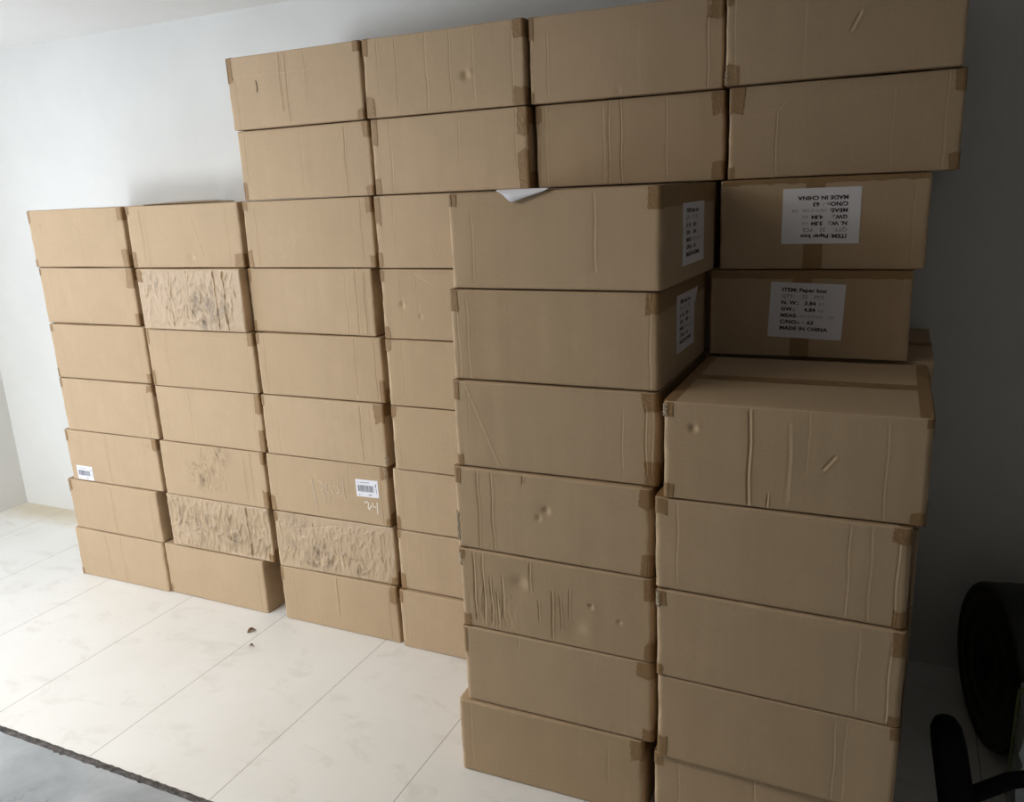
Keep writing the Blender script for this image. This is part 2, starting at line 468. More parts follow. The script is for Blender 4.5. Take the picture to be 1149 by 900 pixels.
def front_fn(L, feats, seed, amp=0.0016, gain=1.0):
    """inward offset (positive = into the carton) of the front panel at local x, z"""
    def f(x, z):
        x = np.asarray(x, float); z = np.asarray(z, float)
        u = x / L; v = z / BH
        edge = np.clip(np.minimum.reduce([u * L, (1 - u) * L, v * BH, (1 - v) * BH]) / 0.012, 0, 1)
        d = amp * sn(x, z, seed, 9.0, 3) + 0.0004 * sn(x, z * 0.15, seed + 5, 60.0, 2)
        # top and bottom score lines pull the board in slightly
        d = d - 0.0012 * np.sin(np.pi * np.clip(v, 0, 1)) * np.sin(np.pi * np.clip(u, 0, 1))
        for ft in feats:
            k = ft[0]
            if k == 'v':       # vertical crease: u, v0, v1, depth, halfwidth
                _, cu, v0, v1, dep, w = ft
                dep, w = dep * 0.62 * gain, w * 0.60
                wob = 0.0012 * np.sin(z * 40 + cu * 50)
                m = np.exp(-((x - cu * L + wob) / w) ** 2)
                m2 = np.exp(-((x - cu * L + wob - 1.9 * w) / w) ** 2)
                win = np.clip((v - v0) / 0.06 + 0.5, 0, 1) * np.clip((v1 - v) / 0.06 + 0.5, 0, 1)
                d = d + dep * (m - 0.55 * m2) * win
            elif k == 'd':     # dent: u, v, radius, depth
                _, cu, cv, r, dep = ft
                q = ((x - cu * L) ** 2 + (z - cv * BH) ** 2) / r ** 2
                d = d + dep * np.exp(-q * 1.4) - dep * 0.35 * np.exp(-(((x - cu * L - r) ** 2 + (z - cv * BH - r * 0.4) ** 2) / (0.6 * r) ** 2))
            elif k == 'l':     # line crease: u0,v0,u1,v1,depth,halfwidth
                _, ua, va, ub, vb, dep, w = ft
                dep, w = dep * 0.65 * gain, w * 0.6
                ax, az, bx, bz = ua * L, va * BH, ub * L, vb * BH
                dx, dz = bx - ax, bz - az
                ll = dx * dx + dz * dz
                t = np.clip(((x - ax) * dx + (z - az) * dz) / ll, 0, 1)
                dd = np.hypot(x - ax - t * dx, z - az - t * dz)
                side = np.sign((x - ax) * dz - (z - az) * dx)
                d = d + dep * np.exp(-(dd / w) ** 2) - 0.5 * dep * np.exp(-((dd - 1.8 * w) / w) ** 2) * (side > 0)
            elif k == 'w':     # wrinkled film region: u0,u1,v0,v1,amp
                _, u0, u1, v0, v1, a = ft
                win = np.clip((u - u0) / 0.06, 0, 1) * np.clip((u1 - u) / 0.06, 0, 1) * np.clip((v - v0) / 0.1, 0, 1) * np.clip((v1 - v) / 0.1, 0, 1)
                wx = x + 0.010 * sn(x, z, seed + 11, 25, 3)
                r1 = 1 - np.abs(sn(wx * 1.0, z * 0.22, seed + 12, 130, 2)) * 1.6
                r2 = 1 - np.abs(sn(wx, z * 0.45, seed + 13, 95, 2)) * 1.6
                d = d - a * win * (np.clip(r1, 0, 1) ** 2 * 0.8 + np.clip(r2, 0, 1) ** 3 * 0.6 - 0.45)
                d = d + a * 0.5 * win * sn(x, z, seed + 14, 26, 2)
            elif k == 'r':     # raised region boundary: u0,u1,v0,v1,height
                _, u0, u1, v0, v1, a = ft
                s_ = lambda q: 1 / (1 + np.exp(-np.clip(q, -40, 40)))
                win = s_((x - u0 * L) / 0.0012) * s_((u1 * L - x) / 0.0012) * s_((z - v0 * BH) / 0.0012) * s_((v1 * BH - z) / 0.0012)
                d = d - a * win
        return d * edge

    lit_rim_w = 0.0105 if gain <= 1.0 else 0.007

    def wear(x, z):
        u = x / L; v = z / BH
        a = np.zeros_like(x)
        for ft in feats:
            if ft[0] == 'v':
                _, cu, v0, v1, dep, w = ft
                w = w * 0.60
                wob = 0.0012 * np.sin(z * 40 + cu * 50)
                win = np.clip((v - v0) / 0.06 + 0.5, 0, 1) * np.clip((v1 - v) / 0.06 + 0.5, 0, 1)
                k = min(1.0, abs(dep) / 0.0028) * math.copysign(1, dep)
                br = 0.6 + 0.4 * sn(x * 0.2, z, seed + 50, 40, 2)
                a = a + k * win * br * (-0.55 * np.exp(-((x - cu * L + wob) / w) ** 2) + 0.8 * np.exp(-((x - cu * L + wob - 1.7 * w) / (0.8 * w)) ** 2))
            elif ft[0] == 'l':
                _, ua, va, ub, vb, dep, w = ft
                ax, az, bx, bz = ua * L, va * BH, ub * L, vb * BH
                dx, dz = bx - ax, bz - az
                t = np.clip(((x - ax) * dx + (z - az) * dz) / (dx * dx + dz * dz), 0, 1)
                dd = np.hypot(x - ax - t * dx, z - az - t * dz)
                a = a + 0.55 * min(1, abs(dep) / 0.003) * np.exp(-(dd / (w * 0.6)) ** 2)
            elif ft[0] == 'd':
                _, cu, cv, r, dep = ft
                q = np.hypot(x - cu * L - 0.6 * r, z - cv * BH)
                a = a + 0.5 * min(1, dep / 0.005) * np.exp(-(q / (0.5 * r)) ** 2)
        # vertical edges: some rub, plus the bright lit rim painted in as pale colour
        e = np.exp(-(x / lit_rim_w) ** 2) + np.exp(-((L - x) / 0.005) ** 2) * 0.6
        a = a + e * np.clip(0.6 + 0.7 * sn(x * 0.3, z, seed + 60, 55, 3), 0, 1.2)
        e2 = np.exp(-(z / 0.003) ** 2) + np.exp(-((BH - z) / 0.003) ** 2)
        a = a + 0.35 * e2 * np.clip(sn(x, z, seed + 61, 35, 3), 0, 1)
        return a
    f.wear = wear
    return f


def axis_vals(n, r, half, extra=()):
    s = [0, 0.12, 0.3, 0.55, 1.0]
    a = [-half + r * q for q in s]
    inner = list(np.linspace(-half + r, half - r, n + 1))[1:-1]
    b = [half - r * q for q in reversed(s)]
    vals = sorted(set(round(q, 6) for q in a + inner + b + [e for e in extra if -half + r < e < half - r]))
    out = [vals[0]]
    for q in vals[1:]:
        if q - out[-1] > 0.0004:
            out.append(q)
    return np.array(out)


def carton_body(name, L, W, H, fn, feats, seed, mat, parent, hi=True, end_dent=0.0, big_edge=False):
    rv, rh = (0.0115 if big_edge else 0.0075), 0.0033
    ex = []
    for ft in feats:
        if ft[0] == 'v':
            w = ft[5] * 0.55
            ex += [ft[1] * L - L / 2 + q * w for q in (-1.6, -0.8, 0, 0.8, 1.6, 2.4, 3.2)]
    wr = any(ft[0] in 'wl' for ft in feats)
    nx, nz = ((190, 84) if wr else (110, 46)) if hi else (24, 10)
    ax = axis_vals(nx, rv, L / 2, ex)
    ay = axis_vals(16 if hi else 6, rv, W / 2)
    az = axis_vals(nz, rh, H / 2)
    nX, nY, nZ = len(ax), len(ay), len(az)
    idx = -np.ones((nX, nY, nZ), int)
    mask = np.zeros((nX, nY, nZ), bool)
    mask[0] = mask[-1] = True; mask[:, 0] = mask[:, -1] = True; mask[:, :, 0] = mask[:, :, -1] = True
    I = np.argwhere(mask)
    idx[mask] = np.arange(len(I))
    P = np.stack([ax[I[:, 0]], ay[I[:, 1]], az[I[:, 2]]], 1)
    rr = np.array([rv, rv, rh]); hf = np.array([L / 2, W / 2, H / 2])
    Q = np.clip(P, -(hf - rr), hf - rr)
    D = (P - Q) / rr
    nn = np.linalg.norm(D, axis=1, keepdims=True)
    P = Q + D / np.maximum(nn, 1e-9) * rr
    x = P[:, 0] + L / 2; y = P[:, 1] + W / 2; z = P[:, 2] + H / 2
    # front panel
    wf = np.clip(1 - y / 0.05, 0, 1)
    y = y + fn(x, z) * wf
    # crushed vertical corners (left front / right front)
    for cx, s in ((0, 1), (L, -1)):
        cn = np.exp(-((x - cx) / 0.014) ** 2) * np.exp(-(y / 0.014) ** 2)
        k = 0.0022 * sn(z * 1.0, z * 0.3, seed + 20 + s, 30, 3)
        x = x + s * np.abs(k) * cn; y = y + np.abs(k) * cn * 0.6
    # end panels bow in a little
    for cx, s in ((0, 1), (L, -1)):
        wx = np.clip(1 - np.abs(x - cx) / 0.02, 0, 1)
        x = x + s * wx * (0.0010 + 0.0010 * sn(y, z, seed + 30 + s, 10, 2) + end_dent) * np.sin(np.pi * np.clip(y / W, 0, 1)) * np.sin(np.pi * np.clip(z / H, 0, 1))
    # top: flaps meet at a centre seam and sag, edge waviness
    wt = np.clip(1 - (H - z) / 0.02, 0, 1)
    seam = np.exp(-((y - W / 2) / 0.004) ** 2) * 0.0015
    sag = 0.0014 * (0.5 + 0.5 * sn(x, y, seed + 40, 8, 2)) * np.sin(np.pi * np.clip(x / L, 0, 1))
    z = z - wt * (seam + sag)
    wb = np.clip(1 - z / 0.02, 0, 1)
    z = z + wb * 0.0010 * (0.5 + 0.5 * sn(x, y, seed + 41, 12, 2)) * np.sin(np.pi * np.clip(x / L, 0, 1))
    V = np.stack([x, y, z], 1)
    F = []

    def quads(a, flip):
        q = np.stack([a[:-1, :-1], a[1:, :-1], a[1:, 1:], a[:-1, 1:]], -1).reshape(-1, 4)
        return q[:, ::-1] if flip else q
    F = np.concatenate([quads(idx[:, 0, :], False), quads(idx[:, -1, :], True), quads(idx[0], True), quads(idx[-1], False),
                        quads(idx[:, :, 0], True), quads(idx[:, :, -1], False)])
    me = bpy.data.meshes.new(name)
    me.vertices.add(len(V)); me.vertices.foreach_set('co', V.astype(np.float32).ravel())
    me.loops.add(len(F) * 4); me.loops.foreach_set('vertex_index', F.astype(np.int32).ravel())
    me.polygons.add(len(F)); me.polygons.foreach_set('loop_start', np.arange(0, len(F) * 4, 4, dtype=np.int32))
    me.polygons.foreach_set('use_smooth', np.ones(len(F), bool))
    me.update(calc_edges=True); me.validate()
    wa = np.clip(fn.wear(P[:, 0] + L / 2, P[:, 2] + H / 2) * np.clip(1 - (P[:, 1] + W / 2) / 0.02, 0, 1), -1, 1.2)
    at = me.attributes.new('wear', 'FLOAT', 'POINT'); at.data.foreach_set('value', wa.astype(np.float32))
    me.materials.append(mat)
    o = bpy.data.objects.new(name, me)
    C.objects.link(o)
    o.parent = parent
    return o


def ribbon(name, path, widths_dir, w0, w1, mat, parent, off=0.0006, n_w=4, jag=0.002, rnd=None, normal=None, label=None):
    """thin film swept along a polyline 'path' [(p, n)] with width along widths_dir from w0 to w1; has a thickness"""
    rnd = rnd or random.Random(1)
    V, F = [], []
    np_ = len(path)
    for layer in (0, 1):
        for i, (p, n) in enumerate(path):
            p = Vector(p); n = Vector(n)
            e0 = w0 + (rnd.uniform(-jag, jag) if jag and layer == 0 else 0)
            e1 = w1
            for j in range(n_w + 1):
                t = j / n_w
                q = p + Vector(widths_dir) * (e0 + (e1 - e0) * t) + n * (off if layer == 0 else -0.0002)
                V.append(q)
    st = n_w + 1
    base = np_ * st
    for i in range(np_ - 1):
        for j in range(n_w):
            a = i * st + j
            F.append((a, a + 1, a + st + 1, a + st))
            b = base + a
            F.append((b, b + st, b + st + 1, b + 1))
        for j, fl in ((0, 1), (n_w, 0)):
            a = i * st + j; b = base + a
            F.append((a, a + st, b + st, b) if fl else (a, b, b + st, a + st))
    for i, fl in ((0, 0), (np_ - 1, 1)):
        for j in range(n_w):
            a = i * st + j; b = base + a
            F.append((a, a + 1, b + 1, b)[::-1] if fl else (a, a + 1, b + 1, b))
    o = link_mesh(name, V, F, mat, parent, smooth=False)
    if label: o['label'] = label
    return o


def corner_tape(L, W, H, fn, end, vert, rnd, parent, patch_w, patch_h, top_w=0.027, rv=0.0075):
    """edge tape on the edge of an end panel: strip on the end panel, folded over the top, with its tail wrapped onto the front"""
    s = 1 if end == 'R' else -1
    xe = L if end == 'R' else 0.0
    off = 0.0008
    V, F = [], []

    def grid(pts_fn, nu, nv, flip):
        k = len(V)
        for i in range(nu + 1):
            for j in range(nv + 1):
                V.append(pts_fn(i / nu, j / nv))
        for i in range(nu):
            for j in range(nv):
                a = k + i * (nv + 1) + j
                q = (a, a + 1, a + nv + 2, a + nv + 1)
                F.append(q[::-1] if flip else q)
    zt = H if vert == 'T' else 0.0
    dz = -1 if vert == 'T' else 1
    j1, j2, j3 = rnd.uniform(-1, 1), rnd.uniform(-1, 1), rnd.uniform(-1, 1)

    def front(a, b):      # a: from the vertical edge inward, b: from horizontal edge down/up
        x = xe - s * (rv + a * max(0.002, patch_w - rv + 0.004) * (1.0 + 0.30 * j1 * (b - 0.4) + 0.05 * math.sin(b * 17 + j2 * 5)))
        z = zt + dz * (0.002 + b * patch_h * (1.0 + 0.22 * j2 * (a - 0.5)))
        wr = 0.0008 * math.sin(b * 9 + j3 * 3 + a * 4) * a
        return (x, float(fn(np.array([x]), np.array([z]))[0]) - off - abs(wr), z)

    def cornerp(a, b):    # wraps round the vertical edge
        th = a * math.pi / 2
        x = xe - s * (rv - (rv + off) * math.sin(th))
        y = rv - (rv + off) * math.cos(th)
        z = zt + dz * (0.002 + b * patch_h)
        return (x, y + float(fn(np.array([xe - s * rv]), np.array([z]))[0]) * math.sin(th) - 0.0002, z)

    def endp(a, b):
        return (xe + s * off, rv + a * (W - 2 * rv), zt + dz * (0.002 + b * 0.048))

    def topp(a, b):
        return (xe - s * (0.001 + b * top_w), 0.004 + a * (W - 0.008), zt - dz * (off * 0.6))
    sf = (end == 'R') != (vert == 'T')
    grid(front, 5, 8, not sf)
    grid(cornerp, 4, 8, sf)
    grid(endp, 8, 2, sf)
    grid(topp, 8, 2, (end == 'R') == (vert == 'T'))
    o = link_mesh('edge_tape', V, F, M['tape'], parent, smooth=False)
    return o


def seam_tape(L, W, H, vert, parent, drop=0.065, along='x', fn=None):
    """carton sealing tape over the centre seam, running down the end panels"""
    hw = 0.024
    off = 0.0006
    zt = H + off * 0.4 if vert == 'T' else -off * 0.2
    dz = -1 if vert == 'T' else 1
    V, F = [], []
    if along == 'x':
        path = [(-0.0007, W / 2, zt + dz * drop), (-0.0007, W / 2, zt + dz * 0.003), (0.003, W / 2, zt)]
        path += [(L * t, W / 2, zt) for t in np.linspace(0.05, 0.95, 12)]
        path += [(L - 0.003, W / 2, zt), (L + 0.0007, W / 2, zt + dz * 0.003), (L + 0.0007, W / 2, zt + dz * drop)]
        for (a, b, c) in path:
            for q in (-1, 0, 1):
                V.append((a, b + q * hw, c))
    else:
        cx = L * 0.475
        zs = [drop * t for t in np.linspace(1, 0.06, 6)]
        path = []
        for d in zs:
            path.append((cx, None, zt + dz * d))
        path.append((cx, 0.003, zt))
        path += [(cx, W * t, zt) for t in np.linspace(0.05, 0.98, 10)]
        for (a, b, c) in path:
            for q in (-1, -0.5, 0, 0.5, 1):
                xx = a + q * hw
                yy = (float(fn(np.array([xx]), np.array([c]))[0]) - 0.0008) if b is None else b
                V.append((xx, yy, c))
    n = 3 if along == 'x' else 5
    for i in range(len(path) - 1):
        for j in range(n - 1):
            a = i * n + j
            F.append((a, a + 1, a + n + 1, a + n))
    return link_mesh('seam_tape', V, F, M['tape'], parent)


ALL_TEXT = []


def text_mesh(body, size, bold=0.0, space=1.0):
    cu = bpy.data.curves.new('text', 'FONT')
    cu.body = body; cu.size = size; cu.offset = bold; cu.space_character = space
    cu.resolution_u = 3
    o = bpy.data.objects.new('text_tmp', cu)
    C.objects.link(o)
    bpy.context.view_layer.update()
    dg = bpy.context.evaluated_depsgraph_get()
    me = bpy.data.meshes.new_from_object(o.evaluated_get(dg))
    V = [tuple(v.co) for v in me.vertices]; F = [tuple(p.vertices) for p in me.polygons]
    bpy.data.objects.remove(o); bpy.data.curves.remove(cu); bpy.data.meshes.remove(me)
    return V, F


LABEL_LINES = [  # x start, text, bold, grey
    [(0.0, 'ITEM: Paper box', 1, 0)],
    [(0.0, 'QTY:', 0, 0), (0.052, '32', 0, 0), (0.084, 'PCS', 0, 0)],
    [(0.0, 'N. W.:', 1, 0), (0.060, '3.84', 1, 0), (0.096, 'KG', 0, 1)],
    [(0.0, 'GW.:', 1, 0), (0.060, '4.84', 1, 0), (0.096, 'KG', 0, 1)],
    [(0.0, 'MEAS:', 1, 0), (0.050, '570*510*240', 0, 1), (0.121, 'CM', 0, 1)],
    [(0.0, 'C/NO:', 1, 0), (0.046, 'n /', 0, 0), (0.070, '63', 1, 0)],
    [(0.0, 'MADE IN CHINA', 1, 0)],
]


def shipping_label(parent, to_local, w, h, flip, torn=False):
    """paper label with printed text. to_local(a, b, out) maps label coordinates to carton coordinates"""
    nu, nv = 14, 10
    V, F = [], []
    for layer, out in ((0, 0.0010), (1, 0.0003)):
        for i in range(nu + 1):
            for j in range(nv + 1):
                a, b = w * i / nu, h * j / nv
                V.append(to_local(a, b, out))
    st = nv + 1
    base = (nu + 1) * st
    for i in range(nu):
        for j in range(nv):
            a = i * st + j
            F.append((a, a + st, a + st + 1, a + 1))
            F.append((base + a, base + a + 1, base + a + st + 1, base + a + st))
    ring = [i * st for i in range(nu + 1)] + [nu * st + j for j in range(1, nv + 1)] + [i * st + nv for i in range(nu - 1, -1, -1)] + [j for j in range(nv - 1, 0, -1)]
    for q in range(len(ring)):
        a, b = ring[q], ring[(q + 1) % len(ring)]
        F.append((a, base + a, base + b, b))
    lb = link_mesh('shipping_label', V, F, M['paper'], parent)
    lb['label'] = 'white printed paper label, text upside down' if flip else 'white printed paper label'
    if torn:   # a corner that peels out
        k = len(V)
        p = [to_local(w - 0.002, h - 0.002, 0.001), to_local(w + 0.026, h + 0.004, 0.004), to_local(w + 0.004, h - 0.040, 0.002),
             to_local(w - 0.03, h - 0.001, 0.0008)]
        me = lb.data
        link_mesh('peeled_corner', p, [(0, 3, 2), (0, 2, 1)], M['paper'], lb)
    dark, grey = [], []
    sz = 0.0135
    for li, line in enumerate(LABEL_LINES):
        for (xs, s, bold, g) in line:
            v, f = text_mesh(s, sz * (0.80 if g else 1.0), 0.0006 if bold else 0.0, 1.05)
            sx = 1.18 if bold else (1.0 if g else 1.05)
            bx = 0.030 * w / 0.19 + xs
            by = h - 0.0195 - li * (h - 0.035) / 6.6 - 0.0045
            vv = [(p[0] * sx + bx, p[1] + by) for p in v]
            if flip:
                vv = [(w - a, h - b) for a, b in vv]
            link_mesh('printed_text', [to_local(a, b, 0.0014) for a, b in vv], f, M['ink_grey' if g else 'ink'], lb)
    return lb


def barcode_label(parent, to_local, w, h, seed):
    r = random.Random(seed)
    V = [to_local(a, b, o_) for o_ in (0.0010, 0.0003) for a, b in ((0, 0), (w, 0), (w, h), (0, h))]
    F = [(0, 1, 2, 3), (4, 7, 6, 5), (0, 4, 5, 1), (1, 5, 6, 2), (2, 6, 7, 3), (3, 7, 4, 0)]
    lb = link_mesh('barcode_sticker', V, F, M['sheet'], parent)
    lb['label'] = 'small white barcode sticker'
    parts = []
    a = w * 0.08
    right = w * 0.80
    while a < right:
        bw = r.choice([0.0010, 0.0014, 0.0022, 0.0032])
        parts.append(([to_local(p, q, 0.0014) for p, q in ((a, h * 0.30), (a + bw, h * 0.30), (a + bw, h * 0.68), (a, h * 0.68))], [(0, 1, 2, 3)]))
        a += bw + r.choice([0.0009, 0.0012, 0.0020])
    for (x0_, x1_, z0_, z1_) in ((0.09, 0.12, 0.80, 0.90), (0.20, 0.62, 0.82, 0.86), (0.88, 0.93, 0.60, 0.80), (0.90, 0.93, 0.25, 0.55), (0.12, 0.17, 0.10, 0.16), (0.55, 0.70, 0.10, 0.16)):
        n = max(1, int((x1_ - x0_) / 0.03))
        for q in range(n):
            xa = x0_ + (x1_ - x0_) * q / n; xb = xa + (x1_ - x0_) / n * 0.75
            parts.append(([to_local(p * w, t * h, 0.0014) for p, t in ((xa, z0_), (xb, z0_), (xb, z1_), (xa, z1_))], [(0, 1, 2, 3)]))
    v, f = join_vf(parts)
    link_mesh('barcode', v, f, M['bar_grey'], lb)
    return lb


def strokes(name, parent, fn, L, lines, width, mat, label=None):
    """hand drawn chalk strokes on the front panel; lines in local metres"""
    V, F = [], []
    for ln_ in lines:
        pts = []
        for a, b in zip(ln_[:-1], ln_[1:]):
            n = max(2, int(math.dist(a, b) / 0.004))
            pts += [(a[0] + (b[0] - a[0]) * t / n, a[1] + (b[1] - a[1]) * t / n) for t in range(n)]
        pts.append(ln_[-1])
        k = len(V)
        for i, p in enumerate(pts):
            q0 = pts[max(0, i - 1)]; q1 = pts[min(len(pts) - 1, i + 1)]
            dx, dz = q1[0] - q0[0], q1[1] - q0[1]
            l = math.hypot(dx, dz) or 1
            nx, nz = -dz / l * width / 2, dx / l * width / 2
            for s in (1, -1):
                x, z = p[0] + s * nx, p[1] + s * nz
                V.append((x, float(fn(np.array([x]), np.array([z]))[0]) - 0.0013, z))
        for i in range(len(pts) - 1):
            a = k + 2 * i
            F.append((a, a + 2, a + 3, a + 1))
    o = link_mesh(name, V, F, mat, parent)
    if label: o['label'] = label
    return o


# ---- poses of every carton: stack, layer, x, y, yaw(deg)   (front-left corner of the base)
POSES = [('A', 7, -1.702, 0.018, 0.41), ('A', 6, -1.693, 0.018, 0.14), ('A', 5, -1.669, 0.002, 0.83), ('A', 4, -1.667, -0.001, 0.29),
 ('A', 3, -1.698, 0.0, 0.65), ('A', 2, -1.736, -0.001, -0.21), ('A', 1, -1.747, -0.006, 0.25),
 ('B', 7, -1.087, -0.006, 1.3), ('B', 6, -1.067, -0.019, 0.15), ('B', 5, -1.083, -0.003, -0.29), ('B', 4, -1.091, 0.005, -0.56),
 ('B', 3, -1.112, 0.001, 0.15), ('B', 2, -1.126, 0.005, 0.36), ('B', 1, -1.185, 0.005, -0.5),
 ('C', 9, -0.488, -0.009, -0.6), ('C', 8, -0.485, 0.003, -0.37), ('C', 7, -0.505, 0.006, 0.1), ('C', 6, -0.531, 0.02, -1.1),
 ('C', 5, -0.514, 0.001, 0.5), ('C', 4, -0.524, 0.001, -0.12), ('C', 3, -0.538, 0.002, 0.56), ('C', 2, -0.531, -0.002, 1.49),
 ('C', 1, -0.535, 0.002, -0.12),
 ('D', 9, 0.081, -0.014, 0.3), ('D', 8, 0.083, -0.003, -0.46), ('D', 7, 0.077, -0.012, 0.0), ('D', 6, 0.078, -0.013, 0.0),
 ('D', 5, 0.073, -0.009, 0.0), ('D', 4, 0.07, -0.004, 0.0), ('D', 3, 0.05, 0.003, 0.0), ('D', 2, 0.048, 0.003, 0.0), ('D', 1, 0.044, -0.01, 0.0),
 ('E', 9, 0.650, 0.003, 0.9), ('E', 8, 0.654, 0.022, 0.7), ('F', 9, 1.219, -0.015, 0.19), ('F', 8, 1.229, 0.0, 0.58),
 ('G', 7, 1.216, -0.031, 0.24), ('G', 6, 1.193, -0.033, 0.81),
 ('H', 7, 0.622, -0.49, -2.15), ('H', 6, 0.613, -0.496, -0.43), ('H', 5, 0.612, -0.506, 0.2), ('H', 4, 0.601, -0.510, -0.9),
 ('H', 3, 0.605, -0.515, -0.62), ('H', 2, 0.605, -0.521, 0.19), ('H', 1, 0.579, -0.532, 1.03),
 ('J', 5, 1.199, -0.564, 0.4), ('J', 4, 1.177, -0.558, -1.21), ('J', 3, 1.182, -0.563, -1.37), ('J', 2, 1.184, -0.56, -1.54), ('J', 1, 1.172, -0.546, -0.6)]
for k in range(1, 8):
    POSES.append(('E', k, 0.652, 0.033, 0.0))
for k in range(1, 6):
    POSES.append(('F', k, 1.213, 0.012 if k != 5 else 0.0, 0.0))

